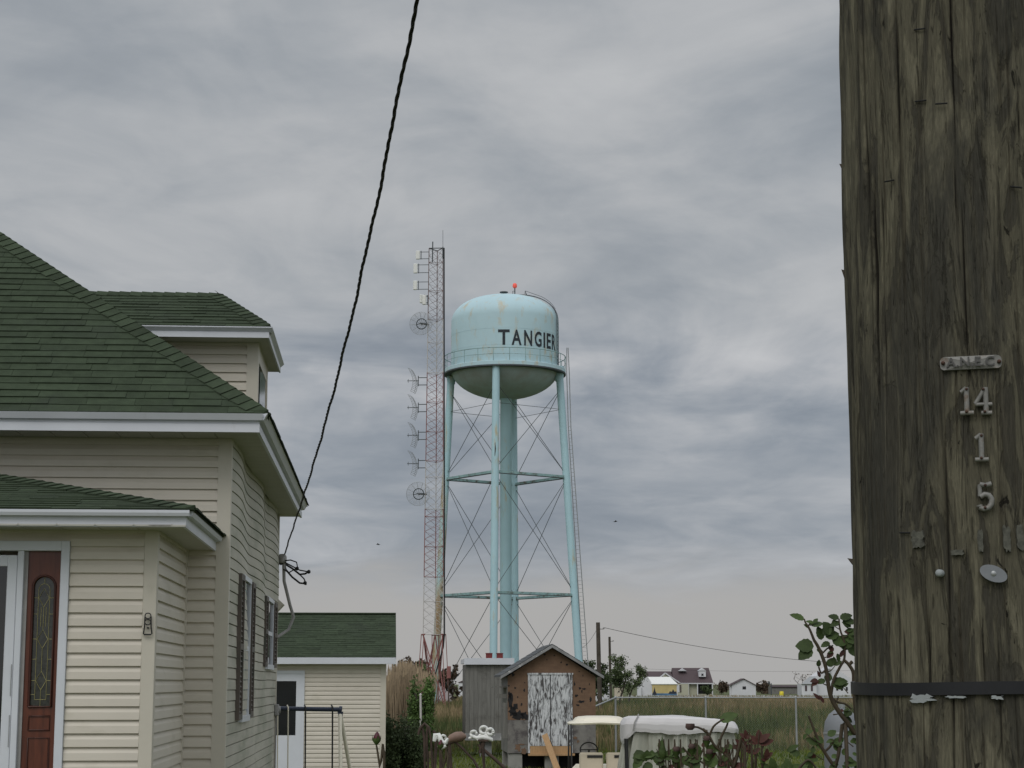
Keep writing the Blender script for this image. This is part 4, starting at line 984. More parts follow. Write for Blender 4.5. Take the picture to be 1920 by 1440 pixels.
mb = MB(); mb.box((gx(556)-.75, -.034, at(540, 1378, GD).z), (gx(556), -.031, at(540, 1277, GD).z)); mb.build('door_window', 'glass_dark', dr_)

# ============================ swing set ============================
SD = 27.0; sp_ = at(641, 1330, SD); zt_ = at(600, 1329, SD).z
sw = thing('swing_set', 'child\'s metal swing set with dark top bar in front of the garage', 'swing set', (sp_.x, SD, ground_z(SD)))
z_ = zt_-ground_z(SD); xl = at(516, 1329, SD).x-sp_.x
mb = MB(); mb.tube([(xl-1.1, 0, z_+.02), (0.0, 0, z_-.01)], .032, 10); mb.build('top_bar', 'blue_steel', sw)
mb = MB(); mb.tube([(-.04, 0, z_-.01), (0.0, 0, z_-.015)], .05, 8); mb.prism([(-.06, -.03, z_-.04), (.02, -.03, z_-.04), (.0, -.03, z_-.14), (-.04, -.03, z_-.14)], (0, .06, 0)); mb.build('corner_bracket', 'blue_steel', sw)
for s1 in (-1, 1):
    mb = MB(); mb.tube([(-.02, s1*.03, z_-.08), (.14+.06*s1, s1*.75, 0)], .026, 8); mb.build('leg', 'cart_cream', sw)
    mb = MB(); mb.tube([(xl-1.0, s1*.03, z_-.05), (xl-1.3, s1*.75, 0)], .026, 8); mb.build('leg', 'cart_cream', sw)
for px, mt_, r_ in ((573.5, 'black_metal', .012), (624, 'black_metal', .013), (541, 'cart_cream', .010), (521.5, 'cart_cream', .010)):
    x_ = at(px, 1329, SD).x-sp_.x; mb = MB(); mb.tube([(x_-.02, 0, z_+.05), (x_, -.035, z_+.02), (x_, -.03, z_-.06), (x_+.005, 0, .75)], r_, 6); mb.build('hanging_rope', mt_, sw)
for xa, xb in ((573.5, 624), (521.5, 541)):
    a_, b_ = at(xa, 1329, SD).x-sp_.x, at(xb, 1329, SD).x-sp_.x; mb = MB(); mb.box((a_-.03, -.1, .70), (b_+.03, .1, .75), bev=.012); mb.build('seat', 'blue_steel', sw)

# ============================ weathered shed ============================
HD = 54.0; hp = at(952, 1281, HD); sx = lambda px, w_=0: at(px, 1330, HD+w_).x-hp.x
hz = lambda py: at(1000, py, HD).z
shed = thing('weathered_shed', 'small gabled shed with torn brick patterned siding and peeling white double doors', 'shed', (hp.x, HD, 0), YAW)
Wd = 2.52; ze, zr_ = hz(1268), hz(1211); SL = 3.0; zf = hz(1412)
# torn faux-brick asphalt siding: brown sheet, black felt showing through holes, grey boards below
m, b = new_mat('brick_sheet')
oc = ocoord(); bk = N('ShaderNodeTexBrick'); mp = N('ShaderNodeMapping'); lk(oc, mp.inputs[0]); mp.inputs[2].default_value = (rad(90), 0, 0); lk(mp.outputs[0], bk.inputs[0])
bk.inputs['Color1'].default_value = (.150, .090, .056, 1); bk.inputs['Color2'].default_value = (.185, .113, .070, 1); bk.inputs['Mortar'].default_value = (.155, .088, .055, 1); bk.inputs['Scale'].default_value = 1; bk.inputs['Brick Width'].default_value = .22; bk.inputs['Row Height'].default_value = .075; bk.inputs['Mortar Size'].default_value = .006
c = mixc(.4, bk.outputs[0], ramp(nz(oc, 3, 5, .7), [(.3, (.10, .062, .042)), (.7, (.23, .14, .085))])); lk(c, b.inputs['Base Color']); b.inputs['Roughness'].default_value = .9
M('felt_and_shade_black', (.018, .017, .018), .9, .3, 9); M('old_grey_stucco', (.19, .18, .165), .9, .25, 2.2, dirt=(.09, .08, .08), dirt_at=(.45, .65), dsc=2.5)
m, b = new_mat('peeling_paint')
n1 = nz(ocoord((16, 16, 3.6)), 1, 5, .7, .8); n2 = nz(ocoord((3, 3, 1)), 1, 3); f_ = mth('ADD', mth('MULTIPLY', n1, .8), mth('MULTIPLY', n2, .2))
c = ramp(f_, [(.40, (.05, .045, .045)), (.455, (.12, .115, .115)), (.49, (.36, .37, .38)), (.56, (.60, .61, .62))]); lk(c, b.inputs['Base Color']); b.inputs['Roughness'].default_value = .85; bump(b, f_, .6, .01)
zg = hz(1350)
mb = MB(); mb.box((0, .02, zf), (Wd, SL, ze)); mb.prism([(0, .02, ze), (Wd, .02, ze), (Wd/2, .02, zr_-.05)], (0, SL-.02, 0)); body = mb.build('wall', 'old_plank', shed)
mb = MB(); dx0, dx1 = sx(990), sx(1074)
mb.prism([(0, 0, zg), (dx0, 0, zg), (dx0, 0, hz(1262)), (dx1, 0, hz(1262)), (dx1, 0, zg), (Wd, 0, zg), (Wd, 0, ze), (Wd/2, 0, zr_-.06), (0, 0, ze)], (0, .018, 0)); mb.build('brick_siding', 'brick_sheet', body)
mb = MB(); mb.box((.0, .004, zf), (dx0, .018, zg)); mb.box((dx1, .004, zf), (Wd, .018, zg)); mb.build('grey_boarding', 'old_grey_stucco', body)
def blob(mb_, px, py, w_, h_, seed, y_=-.004):
    r = random.Random(seed); n_ = 14; x_, z__ = sx(px), hz(py)
    mb_.prism([(x_+w_/65/2*math.cos(a_)*k_, y_, z__+h_/65/2*math.sin(a_)*k_) for a_, k_ in [(i*2*math.pi/n_, r.uniform(.45, 1.15)) for i in range(n_)]], (0, .004-y_*.5, 0))
bl = [(962, 1265, 6, 8), (954, 1286, 4, 4), (966, 1290, 4, 5), (983, 1294, 5, 7), (971, 1307, 3, 5), (978, 1321, 4, 6), (957, 1312, 10, 40), (961, 1334, 20, 30), (972, 1341, 30, 22), (984, 1343, 18, 18), (956, 1304, 9, 16), (966, 1326, 12, 16), (1022, 1227, 5, 5), (1040, 1229, 4, 3), (1053, 1242, 4, 4), (1064, 1246, 5, 5), (1026, 1237, 2, 4), (1094, 1267, 2, 5), (1087, 1259, 4, 2), (1088, 1291, 6, 6), (1096, 1292, 8, 4), (1092, 1297, 3, 8), (1078, 1282, 3, 10), (1081, 1305, 7, 7), (1108, 1311, 5, 11), (1090, 1316, 15, 6), (1084, 1322, 8, 4), (1106, 1283, 2, 5), (1107, 1260, 4, 4), (984, 1280, 3, 3)]
for i, q in enumerate(bl): mb = MB(); blob(mb, *q, i); mb.build('torn_patch', 'felt_and_shade_black', body)
mb = MB(); 
for i, q in enumerate([(971, 1402, 14, 14), (983, 1408, 12, 14), (978, 1396, 18, 3), (1079, 1384, 8, 6), (1084, 1390, 5, 6)]): blob(mb, *q, 50+i)
mb.build('brick_remnant', 'brick_sheet', body)
mb = MB(); zdt, zdb = hz(1265), hz(1399); xm_ = sx(1032.5)
mb.box((dx0+.06, -.02, zdb), (xm_-.010, .018, zdt), bev=.006); d1 = mb.build('door', 'peeling_paint', shed)
mb = MB(); mb.box((xm_+.010, -.026, zdb), (dx1-.06, .018, zdt), bev=.006); mb.build('door', 'peeling_paint', shed)
mb = MB(); mb.box((xm_-.010, .004, zdb), (xm_+.010, .018, zdt)); mb.build('door_gap', 'felt_and_shade_black', shed)
mb = MB(); mb.box((dx0, -.035, zf), (dx0+.055, .0, zdt)); mb.box((dx1-.055, -.035, zf), (dx1, .0, zdt)); mb.box((dx0-.02, -.045, zdt), (dx1+.02, .0, zdt+.05)); mb.build('door_frame', 'peeling_paint', shed)
mb = MB(); mb.box((dx0+.055, -.02, hz(1413)), (dx1-.055, .018, zdb-.003)); mb.box((dx0, -.10, hz(1417)), (dx1+.05, .0, hz(1413))); mb.build('sill_board', 'new_plank', shed)
mb = MB()
rk = math.hypot(Wd/2+.24, zr_-ze+.12); 
for s1 in (-1, 1):
    x_e = Wd/2+s1*(Wd/2+.20); z_e = ze-.02
    a_ = [(Wd/2, -.22, zr_), (x_e, -.22, z_e), (x_e, -.22, z_e+.045), (Wd/2, -.22, zr_+.05)]
    mb.prism(a_, (0, SL+.4, 0))
    for k in range(9):   # lapped roll roofing edges
        t0_ = k/9; px_ = x_e+(Wd/2-x_e)*t0_; pz_ = z_e+.047+(zr_-z_e+.005)*t0_; px2 = x_e+(Wd/2-x_e)*(t0_+.11); pz2 = z_e+.047+(zr_-z_e+.005)*(t0_+.11)
        mb.prism([(px_, -.23, pz_), (px2, -.23, pz2), (px2, -.23, pz2+.004), (px_, -.23, pz_+.014)], (0, SL+.42, 0))
mb.build('roof', 'grey_roof', shed)
mb = MB()
for s1 in (-1, 1):
    x_e = Wd/2+s1*(Wd/2+.22); mb.prism([(Wd/2, -.255, zr_-.05), (x_e, -.255, ze-.075), (x_e, -.255, ze+.01), (Wd/2, -.255, zr_+.035)], (0, .03, 0))
mb.build('bargeboard', 'grey_trim', shed)
mb = MB(); 
for x_ in (.02, Wd-.42, Wd/2-.2):
    for y_ in (.05, SL-.45): mb.box((x_, y_, 0), (x_+.4, y_+.3, zf-.004), bev=.01)
mb.build('foundation_block', 'concrete', shed)
mb = MB(); mb.box((.05, .45, 0), (Wd-.05, .5, zf-.004)); mb.build('shade_panel', 'felt_and_shade_black', shed)  # added black panel that paints in the shade under the floor
mb = MB(); mb.box((-.35, .5, ze-.32), (-.0, 2.0, ze-.28)); mb.box((-.30, .3, ze-.62), (-.0, .36, ze-.5)); mb.box((-.14, .1, .9), (-.0, .2, 1.9)); mb.build('side_junk', 'old_plank', shed)
pk = thing('leaning_plank', 'fresh brown plank leaning on the peeling doors of the weathered shed', 'plank', (hp.x+sx(1038), HD-.75, 0))
mb = MB(); mb.bar((.10, -.1, .02), (-.26, .62, hz(1377)), .17, .035, up=(0, 1, .4)); mb.build('board', 'new_plank', pk)
# the grey shed behind
ED = 64.0; ep = at(873, 1281, ED)
gs = thing('grey_shed', 'grey board shed with flat pale roof edge, behind the weathered shed', 'shed', (ep.x, ED, 0), YAW)
e = lambda px: at(px, 1281, ED).x-ep.x; ez_ = lambda py: at(900, py, ED).z
mb = MB(); x_ = 0
while x_ < e(962): mb.box((x_, R.uniform(-.012, 0), .75), (x_+.135, .03, ez_(1246)), tone=R.random()); x_ += .14
mb.box((0, .03, .6), (e(962), 2.5, ez_(1246))); mb.build('wall', 'old_plank', gs)
mb = MB(); mb.box((-.02, -.06, .55), (e(962), -.02, .78)); mb.box((.5, .2, 0), (.9, .6, .6)); mb.box((2.4, .2, 0), (2.8, .6, .6)); mb.build('skirt', 'grey_trim', gs)
mb = MB(); mb.box((-.06, -.16, ez_(1246)), (e(964), -.12, ez_(1234))); mb.box((-.06, -.12, ez_(1244)), (e(964), 2.7, ez_(1235.5))); mb.build('roof', 'white_metal', gs)
for i, px in enumerate((917, 937)):
    rb_ = thing('red_box', ('left' if i == 0 else 'right')+' one of two small red boxes on the grey shed roof', 'box', (at(px, 1230, ED+1).x, ED+1, ez_(1235.5)), 0, 'small red boxes on the grey shed roof')
    mb = MB(); mb.box((-.11, -.1, 0), (.11, .1, .19), bev=.01); mb.box((-.125, -.115, .19), (.125, .115, .215)); mb.build('case', 'red_paint', rb_)

# ============================ golf carts ============================
CD = 36.0; cp_ = at(1126, 1281, CD); cx = lambda px: at(px, 1360, CD).x-cp_.x; cz2 = lambda py: at(1126, py, CD).z-ground_z(CD)
cart = thing('golf_cart', 'cream golf cart with canopy roof seen from behind, beside the covered cart', 'golf cart', (cp_.x, CD, ground_z(CD)))
rfz = cz2(1355)
mb = MB(); out = []
lv = [(0.0, 1.0, -.02), (.02, 1.02, .0), (.06, .97, .03), (.10, .86, .055), (.125, .80, .06), (.15, .70, .06)]
rings = []; hwx, hwy = .60, .82
for (zz_, k_, _) in [(-.025, .97, 0), (-.02, 1.0, 0), (.005, 1.012, 0), (.022, .97, 0), (.045, .84, 0), (.075, .76, 0), (.10, .66, 0), (.115, .4, 0), (.12, .02, 0)]:
    rings.append([Vector((hwx*k_*max(-1, min(1, 1.18*math.cos(t)))*(1), .75+hwy*k_*max(-1, min(1, 1.18*math.sin(t))), rfz+zz_-.03*abs(math.cos(t))*(1 if zz_ < .06 else 0))) for t in [i*math.pi/16 for i in range(32)]])
for a_, b_ in zip(rings[:-1], rings[1:]):
    for i in range(32): mb.face([a_[i], a_[(i+1) % 32], b_[(i+1) % 32], b_[i]], sm=True)
mb.face(rings[0][::-1]); mb.build('canopy', 'cart_cream', cart)
mb = MB()
for px in (1070.5, 1179):
    x_ = cx(px); mb.tube([(x_, .02, rfz-.03), (x_+.01, .0, 1.0), (x_, -.05, .35)], .017, 6); mb.tube([(x_, 1.45, rfz-.03), (x_, 1.6, .9), (x_, 1.75, .55)], .017, 6)
mb.build('canopy_frame', 'black_metal', cart)
for xa, xb in ((1087, 1132), (1138, 1182)):
    xa, xb = cx(xa), cx(xb); z1_ = cz2(1412); mb = MB(); mb.box((xa, .30, z1_-.34), (xb, .40, z1_), bev=.03); mb.box((xa, .4, .55), (xb, .9, .68), bev=.03); st2 = mb.build('seat', 'cart_seat', cart)
    mb = MB(); mb.box((xa+.15, .285, z1_-.10), (xb-.01, .302, z1_-.05)); mb.build('seat_trim', 'rubber', st2)
mb = MB(); mb.box((-.55, -.35, .30), (.55, .30, .78), bev=.05); mb.box((-.58, .3, .22), (.58, 2.0, .32), bev=.03); mb.box((-.5, 1.75, .3), (.5, 2.35, .85), bev=.1); mb.box((-.50, .3, .32), (.5, .85, .55)); mb.build('body', 'cart_cream', cart)
mb = MB(); sc_ = Vector((cx(1109), 1.25, cz2(1410))); q = Vector((0, 0, 1)).rotation_difference(Vector((0, -.8, .6)))
mb.tube([sc_+q @ Vector((.17*math.cos(t*math.pi/12), .17*math.sin(t*math.pi/12), 0)) for t in range(25)], .014, 6, False); mb.tube([sc_, sc_+Vector((0, .45, -.5))], .02, 6); mb.tube([sc_+q @ Vector((-.17, 0, 0)), sc_+q @ Vector((.17, 0, 0))], .012, 5); mb.build('steering_wheel', 'black_metal', cart)
for x_ in (-.52, .52):
    for y_ in (-.0, 1.95):
        mb = MB(); mb.lathe([(.10, -.09), (.19, -.09), (.225, -.06), (.225, .06), (.19, .09), (.10, .09)], 20, (x_, y_, .225), axis=(1, 0, 0)); wh = mb.build('wheel', 'rubber', cart)
        mb = MB(); mb.lathe([(0, -.05), (.10, -.05), (.105, .05), (0, .05)], 16, (x_, y_, .225), axis=(1, 0, 0)); mb.build('hub', 'antenna_white', wh)
# covered cart
VD = 28.0; vp = at(1278, 1281, VD); vx = lambda px: at(px, 1380, VD).x-vp.x; vz = lambda py: at(1278, py, VD).z-ground_z(VD)
cc = thing('covered_cart', 'golf cart wrapped in a whitish vinyl cover with hanging folds', 'golf cart', (vp.x, VD, ground_z(VD)))
x0, x1 = vx(1170), vx(1388); zt_, zb2 = vz(1344), vz(1371)
NS, NT = 420, 30
def outline(t):
    """rounded rectangle plan, t in 0..1, starting at the near left corner, counter-clockwise"""
    a_ = 2*math.pi*t-math.pi*.75; c_, s1 = math.cos(a_), math.sin(a_); k_ = 1/(abs(c_)**6+abs(s1)**6)**(1/6); return c_*k_, s1*k_
hw_, hd_ = (x1-x0)/2, .58; cxm = (x0+x1)/2
mb = MB(); vs = []
for j in range(NT+1):
    f_ = j/NT; z_ = zb2-.02-(zb2-.12)*f_
    for i in range(NS):
        ox, oy = outline(i/NS); ph = i/NS*2*math.pi
        fo = .024+.085*min(1, f_*2.0); wv = math.sin(ph*17+2*math.sin(ph*3)+f_*1.2)*.6+math.sin(ph*29+1+f_*2)*.3+hn(i*.35, f_*1.3, 3)*.9
        sag = -.05*math.sin(f_*math.pi)*(1 if oy < 0 else .5)
        if ox < -.7: taper = .05*f_
        else: taper = 0
        vs.append((cxm+ox*(hw_-.07+taper)+ox*wv*fo, .58+oy*(hd_-.05)+oy*(wv*fo+sag), z_))
mb.mesh(vs, [(j*NS+i, (j+1)*NS+i, (j+1)*NS+(i+1) % NS, j*NS+(i+1) % NS) for j in range(NT) for i in range(NS)], sm=True); mb.build('side_curtain', 'vinyl_clear', cc)
mb = MB(); rings = []
for z_, k_, sk in ((zb2-.03, 1.0, 1), (zb2+.02, 1.012, 1), (zb2+.10, 1.01, .6), (zt_-.07, .99, .4), (zt_-.02, .95, .3), (zt_+.005, .86, .3), (zt_+.012, .5, .2), (zt_+.0, .02, 0)):
    r_ = []
    for i in range(NS):
        ox, oy = outline(i/NS); ph = i/NS*2*math.pi
        dz_ = (.018*math.sin(ph*5+1)+.02*hn(i*.12, z_*3, 9))*sk
        if ox < -.8 and z_ < zb2+.05: dz_ -= .16*min(1, (-.8-ox)*5)   # the flap hanging at the left end
        kx = k_ if k_ > .8 else k_
        r_.append(Vector((cxm+ox*hw_*kx+.01*hn(i*.2, z_*8, 2), .58+oy*hd_*kx, z_+dz_+(-.05*(ox+1)*.5 if z_ > zb2+.05 else 0)+(.02*math.cos(ox*2.2) if z_ > zb2+.05 else 0))))
    rings.append(r_)
for a_, b_ in zip(rings[:-1], rings[1:]):
    for i in range(NS): mb.face([a_[i], a_[(i+1) % NS], b_[(i+1) % NS], b_[i]], sm=True)
me_ = mb.build('roof_cover', 'vinyl_cover', cc)
mb = MB(); mb.box((cxm-.8, .15, .25), (cxm+.8, 1.0, .5), bev=.05); mb.build('chassis', 'cart_cream', cc)
for x_ in (-.62, .62):
    for y_ in (.12, 1.04): mb = MB(); mb.lathe([(0, -.08), (.19, -.08), (.22, -.05), (.22, .05), (.19, .08), (0, .08)], 20, (cxm+x_, y_, .22), axis=(0, 1, 0)); mb.build('wheel', 'rubber', cc)
mb = MB(); sxm = vx(1195); mb.tube([(vx(1187), -.0, zb2+.01), (vx(1190), -.012, zt_-.08), (vx(1197), .05, zt_+.012), (vx(1200), .3, zt_+.03)], .010, 6); mb.build('tie_strap', 'grey_pipe', cc)
mb = MB(); mb.tube([(vx(1174), .02, vz(1385)), (vx(1177), .02, .1)], .03, 6); mb.build('frame_post', 'black_metal', cc)

# ============================ chain link fence ============================
FD = 68.0; gx0 = at(1154, 1309, FD)
fc = thing('chain_link_fence', 'galvanised chain link fence crossing the grass behind the carts', 'fence', (gx0.x, FD, 0))
fh = at(1154, 1308, FD).z; xe = [0, at(1329, 1308, FD).x-gx0.x, at(1492, 1308, FD).x-gx0.x]; stp = (xe[2])/2
xs_ = [i*stp for i in range(6)]
lq = at(1111, 1326, 60)-gx0; dl = Vector((lq.x, lq.y, 0)).normalized()
dl = Vector((-.30, -1, 0)).normalized() if False else dl
lp_ = []; br_ = at(1104, 1329.5, 62)-gx0; br_.z = at(1104, 1329.5, 62).z
for p in [Vector((x_, 0, 0)) for x_ in xs_]+lp_:
    mb = MB(); mb.tube([p, p+Vector((0, 0, fh+.02))], .036, 8); mb.lathe([(.044, 0), (.044, .04), (0, .07)], 8, p+Vector((0, 0, fh))); mb.build('post', 'galv', fc)
mb = MB(); mb.tube([(0, 0, fh), (xs_[-1], 0, fh)], .028, 6); mb.build('top_rail', 'galv', fc); mb = MB(); mb.tube([(0, 0, fh), br_, br_+Vector((-.5, -.9, -.5))], .03, 6); mb.build('brace_rail', 'galv', fc)
mb = MB()
def wires(a_, b_):
    a_ = Vector(a_); b_ = Vector(b_); L_ = (b_-a_).length; d_ = (b_-a_)/L_; n_ = int(L_/.085); sd3 = Vector((-d_.y, d_.x, 0))
    for i in range(-int(fh/.085), n_):
        for s1 in (1, -1):
            s0_ = i*.085; e0_ = s0_+fh
            c0, c1 = max(0, s0_), min(L_, e0_)
            if c1 <= c0: continue
            za, zb3 = (c0-s0_), (c1-s0_)
            if s1 < 0: za, zb3 = fh-za, fh-zb3
            p, q = a_+d_*c0+Vector((0, 0, za)), a_+d_*c1+Vector((0, 0, zb3)); w3 = Vector((0, 0, .0014))
            mb.face([p-w3, q-w3, q+w3, p+w3])
wires((0, 0, 0), (xs_[-1], 0, 0)); mb.build('wire_mesh', 'galv', fc)

# ============================ yard things ============================
OD = 34.0
def yard(name, label, cat, px, py, Y_): p = at(px, py, Y_); return thing(name, label, cat, (p.x, Y_, ground_z(Y_))), p.z-ground_z(Y_), (lambda a_, b_, dy=0: at(a_, b_, Y_+dy)-Vector((p.x, Y_, ground_z(Y_))))
t_, h_, q = yard('garden_ornament', 'white scrolled iron ornament on a brown post, left of the weathered shed', 'ornament', 905, 1385, OD)
mb = MB()
def ring_(c_, r_, tk=.028, n_=16, a0=0, a1=2*math.pi): mb.tube([c_+Vector((r_*math.cos(a0+(a1-a0)*i/n_), .02*math.sin(i), r_*math.sin(a0+(a1-a0)*i/n_))) for i in range(n_+1)], tk, 7)
ring_(q(907, 1369), .062); ring_(q(919, 1372), .052); ring_(q(888, 1376), .05, .026, 12, 0, 4.5); mb.tube([q(879, 1385), q(886, 1381), q(894, 1384), q(905, 1382), q(914, 1384), q(922, 1387), q(923, 1390)], [.02, .035, .04, .05, .045, .035, .015], 8); mb.tube([q(895, 1388), q(900, 1379), q(910, 1378), q(918, 1384)], .035, 7); mb.build('scrollwork', 'antenna_white', t_)
mb = MB(); mb.tube([q(906, 1387), q(905, 1400), q(908, 1440), (q(908, 1440)*Vector((1, 1, 0)).length)*Vector((0, 0, 0))+Vector((.02, 0, 0))], [.05, .035, .022, .022], 8); mb.box(q(896, 1390)+Vector((0, -.06, 0)), q(916, 1387)+Vector((0, .06, 0))); mb.tube([q(898, 1395), q(901, 1402), q(900, 1412)], .03, 6); mb.build('stand', 'rust', t_)
t_, h_, q = yard('garden_ornament', 'white flaking scroll ornament beside the rusty saddle', 'ornament', 828, 1388, OD-1)
mb = MB(); mb.tube([q(814, 1390), q(817, 1378), q(822, 1377), q(826, 1387), q(830, 1394), q(836, 1392), q(840, 1384)], [.03, .05, .04, .05, .055, .04, .02], 8); ring_(q(831, 1383), .04, .02, 10, -.5, 3.0); mb.tube([q(822, 1396), q(828, 1402), q(836, 1398)], .04, 7); mb.build('scrollwork', 'antenna_white', t_)
mb = MB(); mb.tube([q(826, 1398), q(827, 1440), Vector((0, 0, 0))], .03, 7); mb.build('stand', 'rust', t_)
t_, h_, q = yard('saddle_seat', 'brown padded saddle on a rusty frame between the two white ornaments', 'saddle', 856, 1386, OD)
mb = MB(); mb.tube([q(838, 1391), q(846, 1385), q(856, 1382), q(866, 1380.5), q(874, 1381)], [.04, .075, .095, .085, .03], 10); mb.build('seat', 'cart_seat', t_); MATS['saddle'] = M('saddle', (.20, .13, .10), .6, .2, 5)
bpy.data.objects[t_.children[0].name].data.materials[0] = MATS['saddle']
mb = MB(); mb.tube([q(836, 1395), q(850, 1390), q(868, 1385)], .04, 7); mb.tube([q(852, 1390), q(866, 1402), q(888, 1425), Vector((.9, 0, .0))], .022, 7); mb.tube([q(842, 1394), q(846, 1440), Vector((0, 0, 0))], .03, 7); mb.build('frame', 'rust', t_)
t_, h_, q = yard('rusty_frame', 'rusty arched iron frame in front of the dark hedge', 'frame', 798, 1375, OD+1)
mb = MB(); mb.tube([q(784, 1378), q(788, 1366), q(796, 1357), q(804, 1364), q(808, 1385), q(811, 1440), Vector((.12, 0, 0))], [.02, .032, .034, .026, .022, .022, .022], 7); mb.tube([q(792, 1364), q(796, 1385), q(797, 1440), Vector((0, 0, 0))], [.02, .03, .022, .022], 7); mb.tube([q(801, 1362), q(800, 1390), q(803, 1440), Vector((.05, 0, 0))], [.02, .024, .018, .018], 7); mb.tube([q(812, 1370), q(816, 1376), q(818, 1390), q(815, 1440), Vector((.2, 0, 0))], .03, 7); mb.build('arch', 'rust', t_)
t_, h_, q = yard('fallen_pipe', 'reddish pipe slanting down in the grass left of the weathered shed', 'pipe', 925, 1425, 44)
mb = MB(); mb.tube([q(902, 1402), q(925, 1421), q(946, 1440), q(958, 1452)], .04, 8); mb.build('pipe', 'rust', t_)
# grey propane tank behind the rose, right
t_, h_, q = yard('gas_tank', 'grey domed gas tank standing behind the rose beside the big pole', 'tank', 1580, 1400, 26)
mb = MB(); sc_ = 3500/26; rx_ = 34/sc_*1.0; zt2 = q(1580, 1327).z
mb.lathe([(0, zt2), (rx_*.35, zt2-.02), (rx_*.7, zt2-.09), (rx_*.92, zt2-.19), (rx_, zt2-.32), (rx_, .25), (rx_*.9, .12), (rx_*.7, .1), (rx_*.7, 0)], 36); mb.build('shell', 'tank_grey', t_)
mb = MB(); mb.lathe([(rx_*1.01, zt2-.33), (rx_*1.03, zt2-.345), (rx_*1.01, zt2-.36)], 36); mb.lathe([(.05, zt2+.0), (.05, zt2+.05), (0, zt2+.06)], 10); mb.build('weld_band', 'galv', t_)
# white stake in the bush
t_, h_, q = yard('garden_stake', 'thin white stake standing in front of the bright green bush', 'stake', 789, 1320, 56)
mb = MB(); mb.tube([Vector((0, 0, 0)), q(789, 1340), q(788.5, 1303)], .035, 6); mb.lathe([(0, .05), (.03, .03), (.04, 0)], 8, q(788.5, 1303)); mb.build('rod', 'mast_white', t_)

# ============================ utility poles and wires, far ============================
def fpole(px, ytop, Y_, r_, lab, lean=0):
    p = at(px, 1281, Y_); zt2 = at(px, ytop, Y_).z; o_ = thing('utility_pole', lab, 'utility pole', (p.x, Y_, 0), 0, 'bare wooden poles beyond the weathered shed')
    mb = MB(); mb.tube([(lean, 0, 0), (lean*.4, 0, zt2*.5), (0, 0, zt2)], [r_*1.25, r_*1.1, r_], 10); mb.build('shaft', 'bark', o_)
    mb = MB(); mb.tube([(r_, 0, zt2-.45), (r_+.25, 0, zt2-.45)], .03, 5); mb.lathe([(.05, 0), (.07, .06), (.03, .12), (0, .13)], 8, (r_+.25, 0, zt2-.45)); mb.build('insulator', 'grey_pipe', o_)
    return Vector((p.x+r_+.25, Y_, zt2-.35))
w1 = fpole(1122, 1167, 130, .14, 'taller thicker pole of the two, just right of the weathered shed', .12)
w2 = fpole(1143.5, 1194, 190, .12, 'thinner shorter pole of the two, right of the weathered shed', .1)
def wire(nm, lab, a_, b_, sag, r_=.02):
    a_ = Vector(a_); b_ = Vector(b_); o_ = MB(); o_.tube([(b_-a_)*t+Vector((0, 0, -sag*4*t*(1-t))) for t in [i/24 for i in range(25)]], r_, 4, False)
    x = o_.build(nm, 'cable_black', None, a_); tag(x, lab, 'wire')
wire('overhead_wire', 'upper thin wire running right from the taller far pole', w1, at(1640, 1246, 150), .5, .018)
wire('overhead_wire', 'faint level wire above the far houses, lower of the two wires', at(1160, 1252, 230)+Vector((0, 0, 0)), at(1640, 1256, 230), .3, .014)
wire('overhead_wire', 'short thin wire dropping left from the taller far pole to the tower', w1-Vector((.4, 0, 0)), at(1092, 1214, 150), .2, .012)

# ============================ far houses ============================
BD = 390.0
def hx(px, Y_=BD): return at(px, 1281, Y_).x
def hzz(py, Y_=BD): return at(1260, py, Y_).z
def gable(mb_, x0, x1, y0, y1, ze_, zr2, over=.25):
    """ridge along x"""
    ym = (y0+y1)/2
    for s1, ya in ((-1, y0-over), (1, y1+over)): mb_.prism([(x0-over, ya, ze_), (x0-over, ym, zr2), (x0-over, ym, zr2+.15), (x0-over, ya, ze_+.15)], (x1-x0+2*over, 0, 0))
fh_ = thing('far_house', 'cream far house with dark roof, dormers and a front porch', 'house', (hx(1245), BD, 0))
X0 = hx(1245); a_ = lambda px: hx(px)-X0
mb = MB(); mb.box((a_(1262), 0, 0), (a_(1337)-.2, 8, hzz(1281))); mb.box((a_(1201), 2.0, 0), (a_(1262), 8, hzz(1270))); mb.prism([(a_(1238), -.3, hzz(1281)), (a_(1274), -.3, hzz(1281)), (a_(1247), -.3, hzz(1264))], (0, 4, 0)); mb.box((a_(1262), -.9, 0), (a_(1290), 0.0, hzz(1282))); mb.build('wall', 'far_cream', fh_)
mb = MB(); mb.prism([(a_(1262), -.8, hzz(1281.5)), (a_(1337), -.8, hzz(1281.5)), (a_(1333), 4, hzz(1252)), (a_(1263), 4, hzz(1252))], (0, .3, -.12)); mb.prism([(a_(1262), 8.5, hzz(1281.5)), (a_(1337), 8.5, hzz(1281.5)), (a_(1333), 4.02, hzz(1252)), (a_(1263), 4.02, hzz(1252))], (0, .1, -.12))
mb.prism([(a_(1200), 1.2, hzz(1269)), (a_(1262), 1.2, hzz(1269)), (a_(1262), 5, hzz(1258.5)), (a_(1201), 5, hzz(1258.5))], (0, .3, -.12)); mb.prism([(a_(1247), -.5, hzz(1261.5)), (a_(1275), -.5, hzz(1281)), (a_(1275), 2, hzz(1281)), (a_(1247), 3, hzz(1261.5))], (0, 0, -.1)); mb.build('roof', 'far_roof', fh_)
mb = MB(); 
mb.bar((a_(1236), -.55, hzz(1271)), (a_(1247), -.55, hzz(1262)), .1, .25); mb.bar((a_(1247), -.55, hzz(1262)), (a_(1275), -.55, hzz(1281)), .1, .25); mb.box((a_(1275), -.9, hzz(1282.5)), (a_(1337), -.8, hzz(1280.5)))
